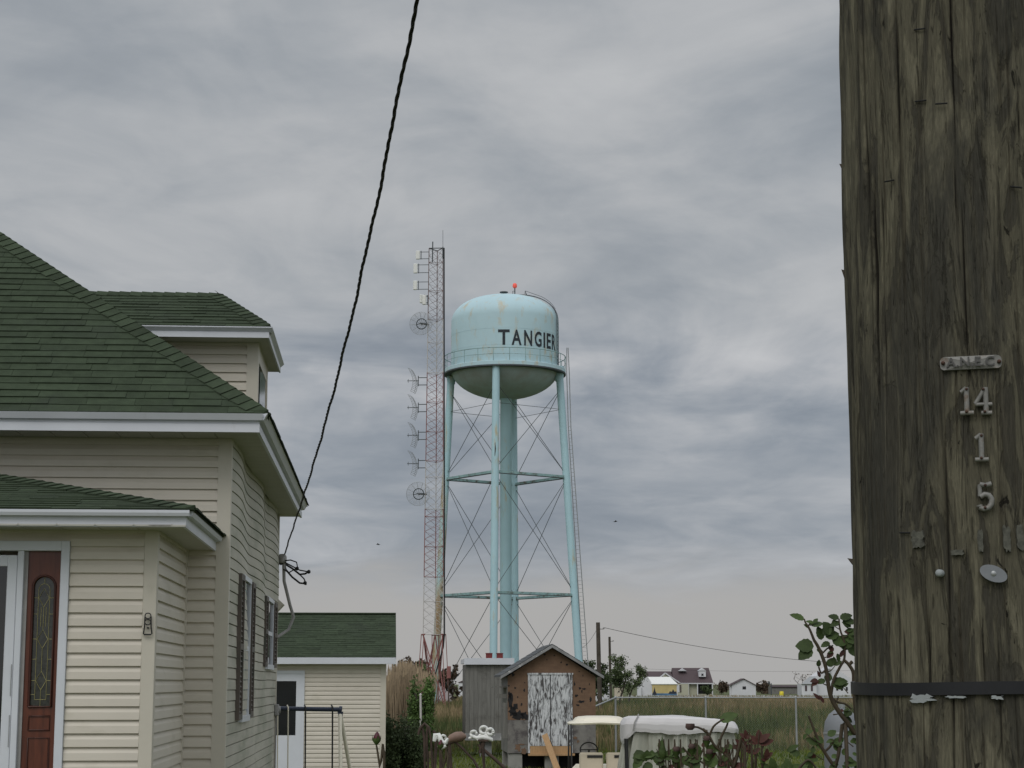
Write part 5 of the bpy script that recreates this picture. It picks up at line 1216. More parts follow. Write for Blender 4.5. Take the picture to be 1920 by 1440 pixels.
for px in (1290, 1307, 1335): mb.box((a_(px)-.1, -.85, 0), (a_(px)+.1, -.65, hzz(1282)))
mb.build('porch_trim', 'far_white', fh_)
dk_ = MB(); dk_.box((a_(1308), -.05, .3), (a_(1334), .0, hzz(1283))); dk_.build('porch_opening', 'dark_void', fh_)
mb = MB(); mb.box((a_(1311), 0.2, hzz(1269)), (a_(1324), 3, hzz(1258))); mb.prism([(a_(1310), 0.1, hzz(1258)), (a_(1325), 0.1, hzz(1258)), (a_(1317.5), 0.1, hzz(1252.5))], (0, 3, 0)); mb.prism([(a_(1274), 1.6, hzz(1258)), (a_(1289), 1.6, hzz(1258)), (a_(1281.5), 1.6, hzz(1253))], (0, 2, 0)); dd = mb.build('dormer', 'far_white', fh_)
mb = MB(); mb.box((a_(1315.5), .15, hzz(1267)), (a_(1319.5), .2, hzz(1263))); mb.build('dormer_window', 'glass_dark', dd)
mb = MB(); mb.box((a_(1265), -.97, hzz(1298)), (a_(1273), -.9, hzz(1284))); wf = mb.build('window', 'far_white', fh_)
mb = MB(); mb.box((a_(1262), -1.0, hzz(1298)), (a_(1264.5), -.9, hzz(1284))); mb.box((a_(1273.5), -1.0, hzz(1298)), (a_(1276.5), -.9, hzz(1284))); mb.build('shutter', 'shutter', wf)
mb = MB(); mb.tube([(a_(1212), 3, hzz(1259)), (a_(1212), 3, hzz(1248))], .12, 6); mb.build('chimney_pipe', 'grey_pipe', fh_)
gw = thing('white_outbuilding', 'low white building with a sunset mural on its front, before the cream far house', 'outbuilding', (hx(1225), BD-14, 0))
X1 = hx(1225, BD-14); k1 = lambda px: hx(px, BD-14)-X1; k2_ = lambda py: hzz(py, BD-14)
mb = MB(); mb.box((k1(1188), 0.3, 0), (k1(1212), 6, k2_(1281))); mb.prism([(k1(1188), .3, k2_(1281)), (k1(1212), .3, k2_(1281)), (k1(1206), .3, k2_(1270)), (k1(1201), .3, k2_(1269))], (0, 6, 0)); mb.box((k1(1212), .35, 0), (k1(1261), 6, k2_(1282))); mb.box((k1(1185), -.4, 0), (k1(1192), .3, k2_(1288))); mb.build('wall', 'far_white', gw)
mb = MB(); mb.prism([(k1(1211), .1, k2_(1282.5)), (k1(1261), .1, k2_(1282.5)), (k1(1249), 3, k2_(1269)), (k1(1206), 3, k2_(1269))], (0, .1, -.15)); mb.build('roof', 'antenna_white', gw)
M('mural_yellow', (.52, .42, .19), .8, .12, .8); M('mural_blue', (.07, .17, .30), .8, .3, .8); M('mural_dark', (.03, .035, .05), .8, .2, 1)
mb = MB(); mb.box((k1(1213), .28, k2_(1304)), (k1(1259), .34, k2_(1283))); mu = mb.build('mural', 'mural_yellow', gw)
mb = MB(); mb.box((k1(1213), .26, k2_(1304.5)), (k1(1259), .28, k2_(1300))); mb.build('painted_water', 'mural_blue', mu)
mb = MB(); 
for pts_ in ([(1213, 1303), (1222, 1303), (1219, 1296), (1217.5, 1288), (1216, 1295)], [(1243, 1301), (1259, 1301), (1258, 1296), (1255, 1297), (1252, 1292), (1250, 1297), (1246, 1296)]): mb.prism([(k1(u), .255, k2_(v)) for u, v in pts_], (0, .01, 0))
mb.build('painted_silhouette', 'mural_dark', mu)
ss_ = thing('white_shed', 'small white gabled shed with one square window, right of the cream far house', 'shed', (hx(1393), BD, 0)); k3 = lambda px: hx(px)-hx(1393)
mb = MB(); mb.box((k3(1372), 0, 0), (k3(1417), 5, hzz(1284))); mb.prism([(k3(1372), 0, hzz(1284)), (k3(1417), 0, hzz(1284)), (k3(1394.5), 0, hzz(1273.5))], (0, 5, 0)); mb.box((k3(1368), .3, 0), (k3(1372), .6, hzz(1284))); mb.build('wall', 'far_white', ss_)
mb = MB()
for s1, xe_ in ((-1, 1368), (1, 1419)): mb.bar((k3(xe_), 2.4, hzz(1285.5)), (k3(1394.5), 2.4, hzz(1272.5)), 5.4, .12, up=(0, 0, 1))
mb.build('roof', 'far_roof', ss_)
mb = MB(); mb.box((k3(1392), -.03, hzz(1292.5)), (k3(1398.5), .0, hzz(1287))); mb.build('window', 'glass_dark', ss_)
wh = thing('white_house', 'white far house with steep roof, partly behind the rose stems', 'house', (hx(1550), BD, 0)); k4 = lambda px: hx(px)-hx(1550)
mb = MB(); mb.box((k4(1503), 0, 0), (k4(1531), 6, hzz(1282))); mb.prism([(k4(1531), 1, 0), (k4(1531), 1, hzz(1268)), (k4(1562), 1, hzz(1248)), (k4(1597), 1, hzz(1272)), (k4(1597), 1, 0)], (0, 8, 0)); mb.build('wall', 'far_white', wh)
mb = MB(); mb.prism([(k4(1502), -.3, hzz(1282.5)), (k4(1532), -.3, hzz(1282.5)), (k4(1532), 3, hzz(1268)), (k4(1520), 3, hzz(1270))], (0, .1, -.12)); mb.build('roof', 'galv', wh)
for px in (1511, 1522): mb = MB(); mb.box((k4(px-2), -.03, hzz(1296)), (k4(px+2), 0, hzz(1285))); mb.build('window', 'far_roof', wh)
for px in (1571, 1580, 1589): mb = MB(); mb.box((k4(px-2), .97, hzz(1295)), (k4(px+2), 1, hzz(1288))); mb.build('window', 'glass_dark', wh)
mb = MB(); mb.box((k4(1552), .5, hzz(1262)), (k4(1559), 1.0, hzz(1254))); mb.build('attic_vent', 'galv', wh)
# equipment cabinets
for nm, lab, px0, px1, py, mt_ in (('equipment_cabinet', 'pale grey equipment cabinet at the foot of the thicker far pole', 1132, 1147, 1288, 'far_white'), ('storage_box', 'tan storage box with a dark top between the two far poles', 1152, 1167.5, 1289, 'cart_seat')):
    Y_ = 215.0; o_ = thing(nm, lab, 'cabinet', (hx(px0, Y_), Y_, 0)); wd_ = hx(px1, Y_)-hx(px0, Y_); zt2 = hzz(py, Y_)
    mb = MB(); mb.box((0, 0, 0), (wd_, .9, zt2), bev=.02); mb.build('case', mt_, o_); mb = MB(); mb.box((-.05, -.05, zt2), (wd_+.05, .95, zt2+.08)); mb.build('lid', 'far_roof' if nm[0] == 's' else 'grey_pipe', o_)
    mb = MB(); mb.box((wd_*.45, -.02, zt2-.55), (wd_*.62, 0, zt2-.38)); mb.box((wd_*.45, -.02, zt2-1.15), (wd_*.62, 0, zt2-1.0)); mb.build('vent_grille', 'dark_void', o_)
t_, h_, q = yard('white_tarp', 'small white draped heap at the right foot of the weathered shed, far off', 'tarp', 1120, 1308, 200)
mb = MB(); mb.lathe([(.9, 0), (.85, .5), (.6, 1.0), (.25, 1.35), (0, 1.45)], 9, sm=False); mb.build('cover', 'far_white', t_)
bk_ = thing('brick_store', 'low pinkish block building seen through the mast base', 'outbuilding', (hx(820, 200), 200, 0)); k5 = lambda px: hx(px, 200)-hx(820, 200); z5 = lambda py: hzz(py, 200)
mb = MB(); mb.box((k5(798), 0, 0), (k5(847), 5, z5(1272))); mb.build('wall', 'pvc_pink', bk_); mb = MB(); mb.box((k5(796), -.2, z5(1272)), (k5(849), 5.2, z5(1268))); mb.build('roof', 'antenna_white', bk_); mb = MB(); mb.box((k5(800), -.05, z5(1278)), (k5(808), 0, z5(1270.5))); mb.build('louvre', 'grey_pipe', bk_)
t_ = thing('red_cabinet', 'dull red cabinet standing at the right of the mast base', 'cabinet', (hx(841, 146), 146, 0)); k6 = lambda px: hx(px, 146)-hx(841, 146)
mb = MB(); mb.box((k6(837.5), 0, hzz(1272, 146)), (k6(845), .5, hzz(1249, 146)), bev=.03); mb.build('case', 'mast_red', t_); mb = MB(); mb.tube([(0, .2, 0), (0, .2, 3)], .05, 6); mb.build('post', 'rust', t_)
t_ = thing('white_outbuilding', 'tiny white hut beyond the grass, just left of the grey shed', 'outbuilding', (hx(868, 300), 300, 0)); mb = MB(); mb.box((-.7, 0, 0), (1.0, 3, hzz(1280, 300))); mb.build('wall', 'far_white', t_); mb = MB(); mb.prism([(-.9, -.1, hzz(1280, 300)), (1.2, -.1, hzz(1280, 300)), (.15, -.1, hzz(1275, 300))], (0, 3.2, 0)); mb.build('roof', 'far_roof', t_)
# low white picket fence before the far houses
o_ = thing('picket_fence', 'long low white picket fence in front of the far houses', 'fence', (hx(1300, 290), 290, 0))
x0_, x1_ = hx(1178, 290)-hx(1300, 290), hx(1600, 290)-hx(1300, 290); mb = MB(); mb.box((x0_, 0, .2), (x1_, .05, .27)); mb.box((x0_, 0, .45), (x1_, .05, .52)); x_ = x0_
mb.build('rail', 'far_white', o_); mb = MB()
while x_ < x1_:
    mb.box((x_, -.04, 0), (x_+.10, 0, .62))
    x_ += .2
mb.build('pickets', 'far_white', o_)
t_ = thing('yellow_barrel', 'bright yellow barrel on the far grass between the two white buildings', 'barrel', (hx(1465, 330), 330, 0)); mb = MB(); mb.lathe([(.0, 0), (.30, .03), (.34, .35), (.34, .65), (.30, .95), (0, 1.0)], 16); mb.lathe([(.35, .34), (.365, .36), (.35, .38)], 16)
sc2 = Matrix.Scale(1, 4); mb.build('drum', 'yellow_paint', t_); mb = MB(); mb.lathe([(.31, .95), (.31, 1.0), (0, 1.02)], 16); mb.build('lid', 'yellow_paint', t_); t_.scale = (1.1, 1.1, 1.05)
t_ = thing('lamp_standard', 'small dark post with a lamp head between the white shed and the white far house', 'post', (hx(1446, BD), BD, 0)); mb = MB(); mb.tube([(0, 0, 0), (0, 0, hzz(1281))], .1, 6); mb.bar((0, 0, hzz(1283)), (-.5, 0, hzz(1283)), .08); mb.build('post', 'steel_dark', t_); mb = MB(); mb.lathe([(0, 0), (.22, .1), (.22, .6), (0, .8)], 8, (-.45, 0, hzz(1284))); mb.build('lamp_head', 'steel_dark', t_)
t_ = thing('long_shed', 'very long low dark roofed shed on the horizon left of the white far house', 'shed', (hx(1475, 430), 430, 0)); mb = MB(); k7 = lambda px: hx(px, 430)-hx(1475, 430); mb.box((k7(1447), 0, 0), (k7(1506), 6, hzz(1287.5, 430))); mb.build('wall', 'old_plank', t_); mb = MB(); mb.prism([(k7(1446), -.3, hzz(1287.5, 430)), (k7(1507), -.3, hzz(1287.5, 430)), (k7(1507), 3, hzz(1284.5, 430)), (k7(1446), 3, hzz(1284.5, 430))], (0, .1, -.2)); mb.build('roof', 'far_roof', t_)

# birds
for i, (px, py) in enumerate(((709, 1021), (1154, 978))):
    p = at(px, py, 90); t_ = MB(); s1 = 1 if i else -1
    t_.tube([(-.16*s1, 0, -.01), (-.08*s1, 0, 0), (.03*s1, 0, .005), (.12*s1, 0, .02), (.17*s1, 0, .02)], [.008, .035, .04, .022, .004], 8)
    for s2 in (-1, 1): t_.mesh([(-.03*s1, s2*.03, .02), (.06*s1, s2*.03, .02), (.05*s1, s2*.16, .10), (-.01*s1, s2*.17, .095), (-.02*s1, s2*.34, .05)], [(0, 1, 2, 3), (3, 2, 4)])
    t_.mesh([(-.15*s1, -.02, 0), (-.15*s1, .02, 0), (-.24*s1, .035, .005), (-.24*s1, -.035, .005)], [(0, 1, 2, 3)])
    b_ = t_.build('flying_bird', 'black_metal', None, p); b_.scale = (.6, .6, .6); tag(b_, 'tiny dark bird flying '+('left of the mast base' if not i else 'right of the water tower'), 'bird')
# ============================ trees, reeds, bushes ============================
def leafq(mb, p, s_, r, tone):
    d_ = Vector((r.gauss(0, 1), r.gauss(0, 1), r.gauss(0, .7))).normalized(); e_ = d_.orthogonal().normalized(); e_ = Quaternion(d_, r.uniform(0, 6.28)) @ e_; f_ = d_.cross(e_)
    mb.mesh([p-e_*s_*.5, p+f_*s_*.28, p+e_*s_*.5, p-f_*s_*.28], [(0, 1, 2, 3)], tone)
def tree(name, lab, cat, x, y, h, cr, mat_, seed, n=1500, ls=.3, trunk=.25, zc=.62, group=None, sparse=.0, tr=.12, flat=1.0):
    r = random.Random(seed); o_ = thing(name, lab, cat, (x, y, 0), 0, group); mb = MB(); tips = []
    def br(p, d_, L_, r0, lvl):
        q = [p]; 
        for i in range(4):
            d_ = (d_+Vector((r.gauss(0, .14), r.gauss(0, .14), r.gauss(.05, .08)))).normalized(); p = p+d_*L_/4; q.append(p)
            if lvl > 0 and i >= 1: tips.append(p)
        mb.tube(q, [r0*(1-.15*i) for i in range(5)], 5)
        if lvl < 2:
            for k in range(4 if lvl == 0 else 3):
                an = r.uniform(0, 6.28); nd = (d_*.55+Vector((math.cos(an)*flat, math.sin(an), r.uniform(.0, .8)))).normalized(); br(q[r.choice((2, 3, 4))], nd, L_*r.uniform(.55, .8)*(cr/(h*.35) if lvl == 0 else 1), r0*.5, lvl+1)
        tips.append(q[-1])
    br(Vector((0, 0, 0)), Vector((0, 0, 1)), h*zc, tr, 0)
    mb.build('trunk', 'bark', o_, split=False)
    mb = MB(); cl_ = []
    for t in tips: cl_.append((t, r.uniform(.25, .5)*cr, r.uniform(.2, .8)))
    for i in range(int(10*(1-sparse))+3):
        an = r.uniform(0, 6.28); rr2 = cr*r.random()**.5*.8; cl_.append((Vector((rr2*math.cos(an), rr2*math.sin(an), h*(trunk+(1-trunk)*r.uniform(.15, .9)))), r.uniform(.2, .42)*cr, r.uniform(.2, .8)))
    for i in range(n):
        c_, rr3, tn = r.choice(cl_); v = Vector((r.gauss(0, .5), r.gauss(0, .5), r.gauss(0, .45)))*rr3
        leafq(mb, c_+v, ls*r.uniform(.6, 1.3), r, max(0, min(1, tn+r.gauss(0, .15))))
    mb.build('crown', mat_, o_)
def ptree(px0, px1, ytop, Y_, mat_, seed, name, lab, **k):
    xc = hx((px0+px1)/2, Y_); cr = (hx(px1, Y_)-hx(px0, Y_))/2; tree(name, lab, k.pop('cat', 'tree'), xc, Y_, hzz(ytop, Y_), cr, mat_, seed, **k)
ptree(1100, 1142, 1240, 165, 'leaf_dark', 1, 'leafy_tree', 'dark bushy tree just right of the weathered shed roof, behind the thicker far pole', n=4000, ls=.24, trunk=.1)
ptree(1136, 1176, 1218, 175, 'leaf_mid', 2, 'leafy_tree', 'taller green tree with open crown behind the two far poles', n=2600, ls=.20, trunk=.3, sparse=.6)
ptree(1162, 1196, 1244, 180, 'leaf_mid', 3, 'leafy_tree', 'small thin leaved tree left of the white mural building', n=1500, ls=.18, trunk=.2, sparse=.7)
ptree(743, 776, 1225, 170, 'leaf_red_far', 4, 'leafy_tree', 'reddish dark tree rising over the reeds right of the garage', n=1700, ls=.32, trunk=.15)
ptree(838, 874, 1242, 190, 'leaf_red_far', 5, 'leafy_tree', 'dark round tree between the mast base and the grey shed', n=2200, ls=.36, trunk=.05)
ptree(776, 812, 1240, 160, 'leaf_mid', 6, 'leafy_tree', 'olive tree behind the left of the mast base', n=1100, ls=.3, trunk=.05, sparse=.3)
ptree(1316, 1336, 1289, 383, 'leaf_dark', 7, 'round_shrub', 'dark shrub at the porch of the cream far house', cat='shrub', n=500, ls=.5, trunk=0, zc=.4)
ptree(1338, 1366, 1280, 420, 'leaf_red_far', 8, 'leafy_tree', 'low brownish tree between the cream far house and the white shed', n=700, ls=.6, trunk=0, zc=.4)
ptree(1412, 1450, 1288, 440, 'leaf_red_far', 9, 'round_shrub', 'brown shrub right of the small white shed', cat='shrub', n=700, ls=.7, trunk=0, zc=.3)
ptree(1480, 1530, 1262, 410, 'leaf_red_far', 10, 'bare_tree', 'nearly bare tree behind the left end of the white far house', n=60, ls=.4, trunk=.4, tr=.16, zc=.5)
ptree(728, 752, 1252, 120, 'leaf_mid', 12, 'round_shrub', 'pale shrub tight against the right end of the garage', cat='shrub', n=700, ls=.22, trunk=.1)
# bush, hedge
r = random.Random(3)
def bush(name, lab, pxs, Y_, pys, mat_, n, ls, dep=1.0, cat='bush', low=None):
    xc = hx(sum(pxs)/2, Y_); w_ = (hx(pxs[1], Y_)-hx(pxs[0], Y_))/2; zt2 = hzz(pys[0], Y_); zb3 = ground_z(Y_) if low is None else low
    o_ = thing(name, lab, cat, (xc, Y_, zb3)); mb = MB(); h_ = zt2-zb3
    for i in range(9): an = r.uniform(0, 6.28); mb.tube([(0.0, 0, 0), (w_*.3*math.cos(an), w_*.3*math.sin(an), h_*.5), (w_*.6*math.cos(an), w_*.6*math.sin(an), h_*.85)], [.035, .025, .01], 5)
    mb.build('stems', 'bark', o_, split=False); mb = MB(); cl_ = [(Vector((r.uniform(-.8, .8)*w_, r.uniform(-.8, .8)*dep, h_*r.uniform(.08, .88))), r.uniform(.2, .8)) for _ in range(40)]
    for i in range(n):
        c_, tn = r.choice(cl_); p = c_+Vector((r.gauss(0, .17)*w_, r.gauss(0, .2)*dep, r.gauss(0, .10)*h_))
        if p.z > 0: leafq(mb, p, ls*r.uniform(.6, 1.3), r, max(0, min(1, tn+r.gauss(0, .12))))
    mb.build('foliage', mat_, o_)
bush('bright_bush', 'bright green bush growing at the right edge of the tan reeds', (768, 812), 60, (1281, 1350), 'leaf_bright', 9000, .10, .5, low=.35)
bush('dark_hedge', 'dark green hedge low in front of the tan reeds beside the garage', (716, 800), 50, (1345, 1440), 'leaf_dark', 12000, .085, .9, cat='hedge')
# reeds
g = MB(); r = R
for i in range(5200):
    px = 722+(r.random()**.75)*86; Y_ = r.uniform(62, 78); x = hx(px, Y_); f_ = (px-722)/86
    zt2 = 2.45+(1281-(1262-16*math.exp(-((f_-.42)/.22)**2)+22*max(0, f_-.6)))/3500*Y_
    h_ = max(.8, zt2*r.uniform(.70, 1.06)); an = r.uniform(0, 3.14); wd_ = .022; dx, dy = math.cos(an)*wd_/2, math.sin(an)*wd_/2; lx, ly = r.gauss(0, .05)*h_, r.gauss(0, .05)*h_; tn = max(0, min(1, .5+r.gauss(0, .22)))
    g.mesh([(x-dx, Y_-dy, 0), (x+dx, Y_+dy, 0), (x+lx*.5+dx, Y_+ly*.5+dy, h_*.6), (x+lx*.5-dx, Y_+ly*.5-dy, h_*.6), (x+lx, Y_+ly, h_)], [(0, 1, 2, 3), (3, 2, 4)], tn)
    if r.random() < .25: g.mesh([(x+lx-.03, Y_+ly, h_-.22), (x+lx+.04, Y_+ly, h_-.2), (x+lx+.01, Y_+ly, h_+.05)], [(0, 1, 2)], min(1, tn+.2))
tag(g.build('reed_bed', 'reed'), kind='stuff', label='tall tan dry reeds beside the garage')

# ============================ roses ============================
def leaf(mb, p, d_, n_, L_, W_, tone, fold=.25, curl=.2, mi=0):
    d_ = Vector(d_).normalized(); n_ = (Vector(n_)-d_*Vector(n_).dot(d_)).normalized(); s_ = d_.cross(n_)
    L_ *= .9; K = 9; vs = []
    for i in range(K+1):
        t = i/K; w_ = W_*.5*math.sin(math.pi*min(1, t**.78))**.75 if 0 < t < 1 else 0
        w_ *= 1+(.07 if i % 2 else -.05); c_ = p+d_*L_*t-n_*curl*L_*t*t
        vs += [c_-s_*w_+n_*w_*fold, c_, c_+s_*w_+n_*w_*fold]
    fs = []
    for i in range(K): a_ = i*3; fs += [(a_, a_+1, a_+4, a_+3), (a_+1, a_+2, a_+5, a_+4)]
    mb.mesh(vs, fs, tone, mi, True)
def stemc(mb, pts, r0, r1, sm_=4):
    pts = [Vector(p) for p in pts]; out = []
    for i in range(len(pts)-1):
        p0, p1, p2, p3 = pts[max(0, i-1)], pts[i], pts[i+1], pts[min(len(pts)-1, i+2)]
        for k in range(sm_): t = k/sm_; out.append(.5*((2*p1)+(p2-p0)*t+(2*p0-5*p1+4*p2-p3)*t*t+(3*p1-p0-3*p2+p3)*t**3))
    out.append(pts[-1]); n = len(out); mb.tube(out, [r0+(r1-r0)*i/(n-1) for i in range(n)], 7); return out
def spray(ml, mstem, p, d_, r, L_=.045, k=5, wd_=.62, tn=.5, mi=0):
    """a compound rose leaf: leaf stalk with paired leaflets and one at the tip"""
    d_ = Vector(d_).normalized(); up = Vector((r.gauss(0, .3), r.gauss(-.5, .3), 1)).normalized(); s_ = d_.cross(up).normalized(); R_ = L_*1.9; q = [p+d_*R_*t/4+Vector((0, 0, -.12*R_*(t/4)**2)) for t in range(5)]
    mstem.tube(q, .0009, 5)
    for a_, sc_ in ((4, 1.0), (2.6, .85), (1.5, .7))[:(k+1)//2]:
        b_ = p+d_*R_*a_/4+Vector((0, 0, -.12*R_*(a_/4)**2))
        if a_ == 4: leaf(ml, b_, d_+Vector((0, 0, -.2)), up, L_, L_*wd_, tn+r.gauss(0, .12), .2, r.uniform(0, .3), mi)
        else:
            for s1 in (-1, 1): leaf(ml, b_, s_*s1+d_*.5+Vector((0, 0, r.uniform(-.3, .2))), up, L_*sc_, L_*sc_*wd_, tn+r.gauss(0, .12), .2, r.uniform(0, .35), mi)
r = random.Random(17)
RD = 3.3
rose = thing('rose_bush', 'climbing rose with dark leafy stems beside the big utility pole', 'rose bush', (at(1602, 1281, RD).x, RD, .85)); O_ = Vector(rose.location)
q = lambda px, py, dy=0: at(px, py, RD+dy)-O_
ms_ = MB(); base = Vector((.02, .05, 0))
stemc(ms_, [base, (0.03, .03, .8), q(1625, 1440), q(1602, 1375), q(1570, 1330), q(1556, 1300), q(1548, 1250), q(1535, 1215), q(1526, 1200)], .0056, .0026)
stemc(ms_, [q(1526, 1200), q(1518, 1180), q(1510, 1167), q(1508, 1160)], .0026, .0011)
stemc(ms_, [q(1534, 1212), (q(1540, 1225)), q(1551, 1216), q(1562, 1210)], .002, .0012)
stemc(ms_, [q(1558, 1302), q(1563, 1275), q(1575, 1250), q(1583, 1235), q(1583, 1205), q(1575, 1180), q(1573, 1160)], .0030, .0014)
stemc(ms_, [q(1583, 1238), q(1592, 1247), q(1600, 1262), q(1601, 1290), q(1606, 1350), q(1612, 1440), Vector((.05, .08, 0))][::-1], .0048, .0026)
stemc(ms_, [q(1592, 1247), q(1598, 1240)], .003, .003); stemc(ms_, [q(1549, 1255), q(1540, 1262), q(1535, 1250)], .002, .0015)
stemc(ms_, [q(1556, 1305), q(1570, 1316), q(1585, 1320), q(1597, 1330)], .0022, .0015); stemc(ms_, [q(1556, 1303), q(1565, 1318), q(1572, 1306)], .002, .0012)
stemc(ms_, [Vector((-.05, -.02, 0)), q(1590, 1470), q(1566, 1440), q(1540, 1400), q(1527, 1370), q(1516, 1342)], .0042, .0018)
stemc(ms_, [q(1545, 1410), q(1556, 1400), q(1562, 1388)], .0022, .0022)
for (a_, b_, c_, d_) in ((1540, 1235, 1562, 1222), (1546, 1262, 1566, 1248), (1583, 1215, 1598, 1205), (1578, 1195, 1592, 1188), (1575, 1180, 1562, 1172), (1551, 1285, 1534, 1276), (1590, 1300, 1580, 1288), (1562, 1340, 1582, 1332), (1530, 1390, 1512, 1376), (1545, 1425, 1524, 1412), (1600, 1400, 1582, 1385), (1515, 1172, 1526, 1168)):
    stemc(ms_, [q(a_, b_), q((a_+c_)/2+2, (b_+d_)/2+2), q(c_, d_)], .0012, .0006)
    for k in range(2): pass
ml = MB()
def lf(px, py, ang, L_=.045, wd_=.6, tn=.45, tilt=-.7, mi=0, dy=0, curl=.15):
    p = q(px, py, dy); a_ = rad(ang); leaf(ml, p, (math.cos(a_), r.uniform(-.2, .2), math.sin(a_)), Vector((r.uniform(-.2, .2), tilt, .55)), L_, L_*wd_, tn, .15, curl, mi)
for a in ((1508, 1162, 155, .030, .5, .6), (1522, 1174, 20, .026, .6, .5, -.5), (1518, 1178, 140, .014, .5), (1526, 1212, 175, .036, .75, .35, -1), (1522, 1216, 215, .034, .7, .6, -1), (1531, 1218, -20, .016, .6),
          (1545, 1192, 60, .026, .7, .4), (1548, 1195, 20, .03, .7, .3), (1540, 1200, 100, .028, .6, .4), (1560, 1200, -10, .030, .8, .3, -.9), (1572, 1195, -40, .034, .8, .5, -.9), (1585, 1200, 10, .03, .8, .35), (1573, 1160, 160, .022, .6, .2), (1575, 1160, 20, .026, .6, .3), (1583, 1165, 0, .026, .6, .3), (1574, 1166, 200, .022, .5, .2), (1580, 1163, -50, .02, .6, .2), (1596, 1175, 150, .02, .6, .2), (1600, 1180, 190, .018, .5, .3), (1592, 1190, 40, .02, .7, .3),
          (1534, 1250, 80, .014, .6, .1), (1553, 1250, 60, .020, .7, .3), (1548, 1276, 190, .020, .6, .4), (1552, 1278, 80, .018, .8, .3), (1562, 1280, 10, .030, .6, .3), (1560, 1278, -30, .026, .7, .4), (1570, 1225, -80, .020, .4, .3), (1590, 1220, -30, .02, .5, .3),
          (1570, 1246, 170, .015, .5, .3), (1598, 1335, 200, .02, .6, .2), (1585, 1345, -30, .018, .6, .2), (1560, 1190, 120, .03, .75, .35, -.9), (1592, 1205, -60, .028, .7, .4), (1556, 1205, 200, .02, .6, .3), (1582, 1215, 60, .028, .8, .4, -.9)): lf(*a)
for i in range(34):
    px = r.uniform(1515, 1605); py = 1445-75*r.random()**1.3; lf(px, py, r.uniform(-40, 200), r.uniform(.010, .026), r.uniform(.5, .75), r.uniform(.3, .9), -.6)
for (c_, d_) in ((1562, 1222), (1566, 1248), (1598, 1205), (1592, 1188), (1562, 1172), (1534, 1276), (1580, 1288), (1582, 1332), (1512, 1376), (1524, 1412), (1582, 1385), (1526, 1168)):
    for k in range(3): lf(c_, d_, r.uniform(0, 360), r.uniform(.010, .018), r.uniform(.45, .7), r.uniform(.2, .8), -.6, 1 if r.random() < .25 else 0)
lf(1538, 1270, 110, .014, .4, .3, -.6, 1); lf(1545, 1318, 120, .018, .4, .4, -.6, 1); lf(1537, 1312, 130, .018, .4, .4, -.6, 1); lf(1575, 1232, 60, .02, .4, .3, -.6, 1)
ml.build('leaves', ['leaf_rose', 'leaf_red'], rose); ms_.build('stems', 'stem_rose', rose, split=False)
def bud(mbr, mbg, p, up, s_, open_=0):
    up = Vector(up).normalized(); mbr.lathe([(0, s_*1.5), (s_*.2, s_*1.35), (s_*.5, s_*.75), (s_*.55, s_*.3), (s_*.35, 0), (0, -.02*s_)], 12, p, axis=up)
    mbg.lathe([(s_*.62, s_*.5), (s_*.60, s_*.15), (s_*.34, -s_*.2), (s_*.1, -s_*.5)], 10, p, axis=up)
# the rose bush along the bottom, in front of the carts
R2 = 3.0
def rosebush(loc_px, lab, Y_):
    o_ = thing('rose_bush', lab, 'rose bush', (at(loc_px, 1281, Y_).x, Y_, .85)); O2 = Vector(o_.location); return o_, (lambda px, py, dy=0: at(px, py, Y_+dy)-O2)
rb2, q = rosebush(1330, 'rose bush with forked canes and faded blooms before the covered cart', R2)
ms_ = MB(); ml = MB(); mr_ = MB(); mg = MB()
B0 = Vector((0, 0, 0))
def low(px, dx=0): return [Vector((at(1330+(px-1330)*.35, 1281, R2).x-rb2.location.x, .0, 0)), q(px+dx, 1540)]
stemc(ms_, low(1400)+[q(1375, 1440), q(1360, 1415), q(1340, 1398), q(1327, 1375), q(1318, 1368), q(1305, 1363), q(1294, 1365)], .0028, .0014)
stemc(ms_, [q(1330, 1380), q(1338, 1362), q(1352, 1351), q(1358, 1348)], .002, .0012); stemc(ms_, [q(1345, 1402), q(1354, 1378), q(1363, 1360), q(1365, 1349)], .0022, .0014)
stemc(ms_, [q(1326, 1372), q(1321, 1370), q(1318, 1366)], .003, .002)
for a in ((1322, 1440, 1326, 1400, 1325, 1376), (1310, 1440, 1316, 1410, 1322, 1395), (1365, 1440, 1372, 1410, 1375, 1392), (1390, 1440, 1383, 1412, 1374, 1390), (1352, 1440, 1346, 1420, 1338, 1406), (1298, 1440, 1300, 1410, 1297, 1395), (1269, 1440, 1270, 1420, 1268, 1405), (1241, 1440, 1242, 1425, 1242, 1418), (1280, 1440, 1290, 1420, 1296, 1404)):
    stemc(ms_, low(a[0])+[q(a[0], a[1]), q(a[2], a[3]), q(a[4], a[5])], .0015, .0008)
stemc(ms_, [q(1296, 1418), q(1286, 1408), q(1280, 1400)], .002, .001); stemc(ms_, [q(1300, 1415), q(1310, 1425), q(1320, 1432)], .002, .0015)
mr_.lathe([(.0, .008), (.007, .006), (.008, 0), (.004, -.004), (0, -.006)], 9, q(1294, 1364)); 
for px, py in ((1268, 1405), (1297, 1400), (1325, 1385), (1330, 1410)): mr_.lathe([(0, .003), (.0045, .0045), (.0062, .0), (.0035, -.004), (0, -.006)], 9, q(px, py)); mg.lathe([(.007, -.003), (.004, -.009), (.002, -.014)], 8, q(px, py))
mg.lathe([(0, .030), (.0015, .02), (.006, .006), (.0065, -.002), (.003, -.008)], 10, q(1242, 1414))
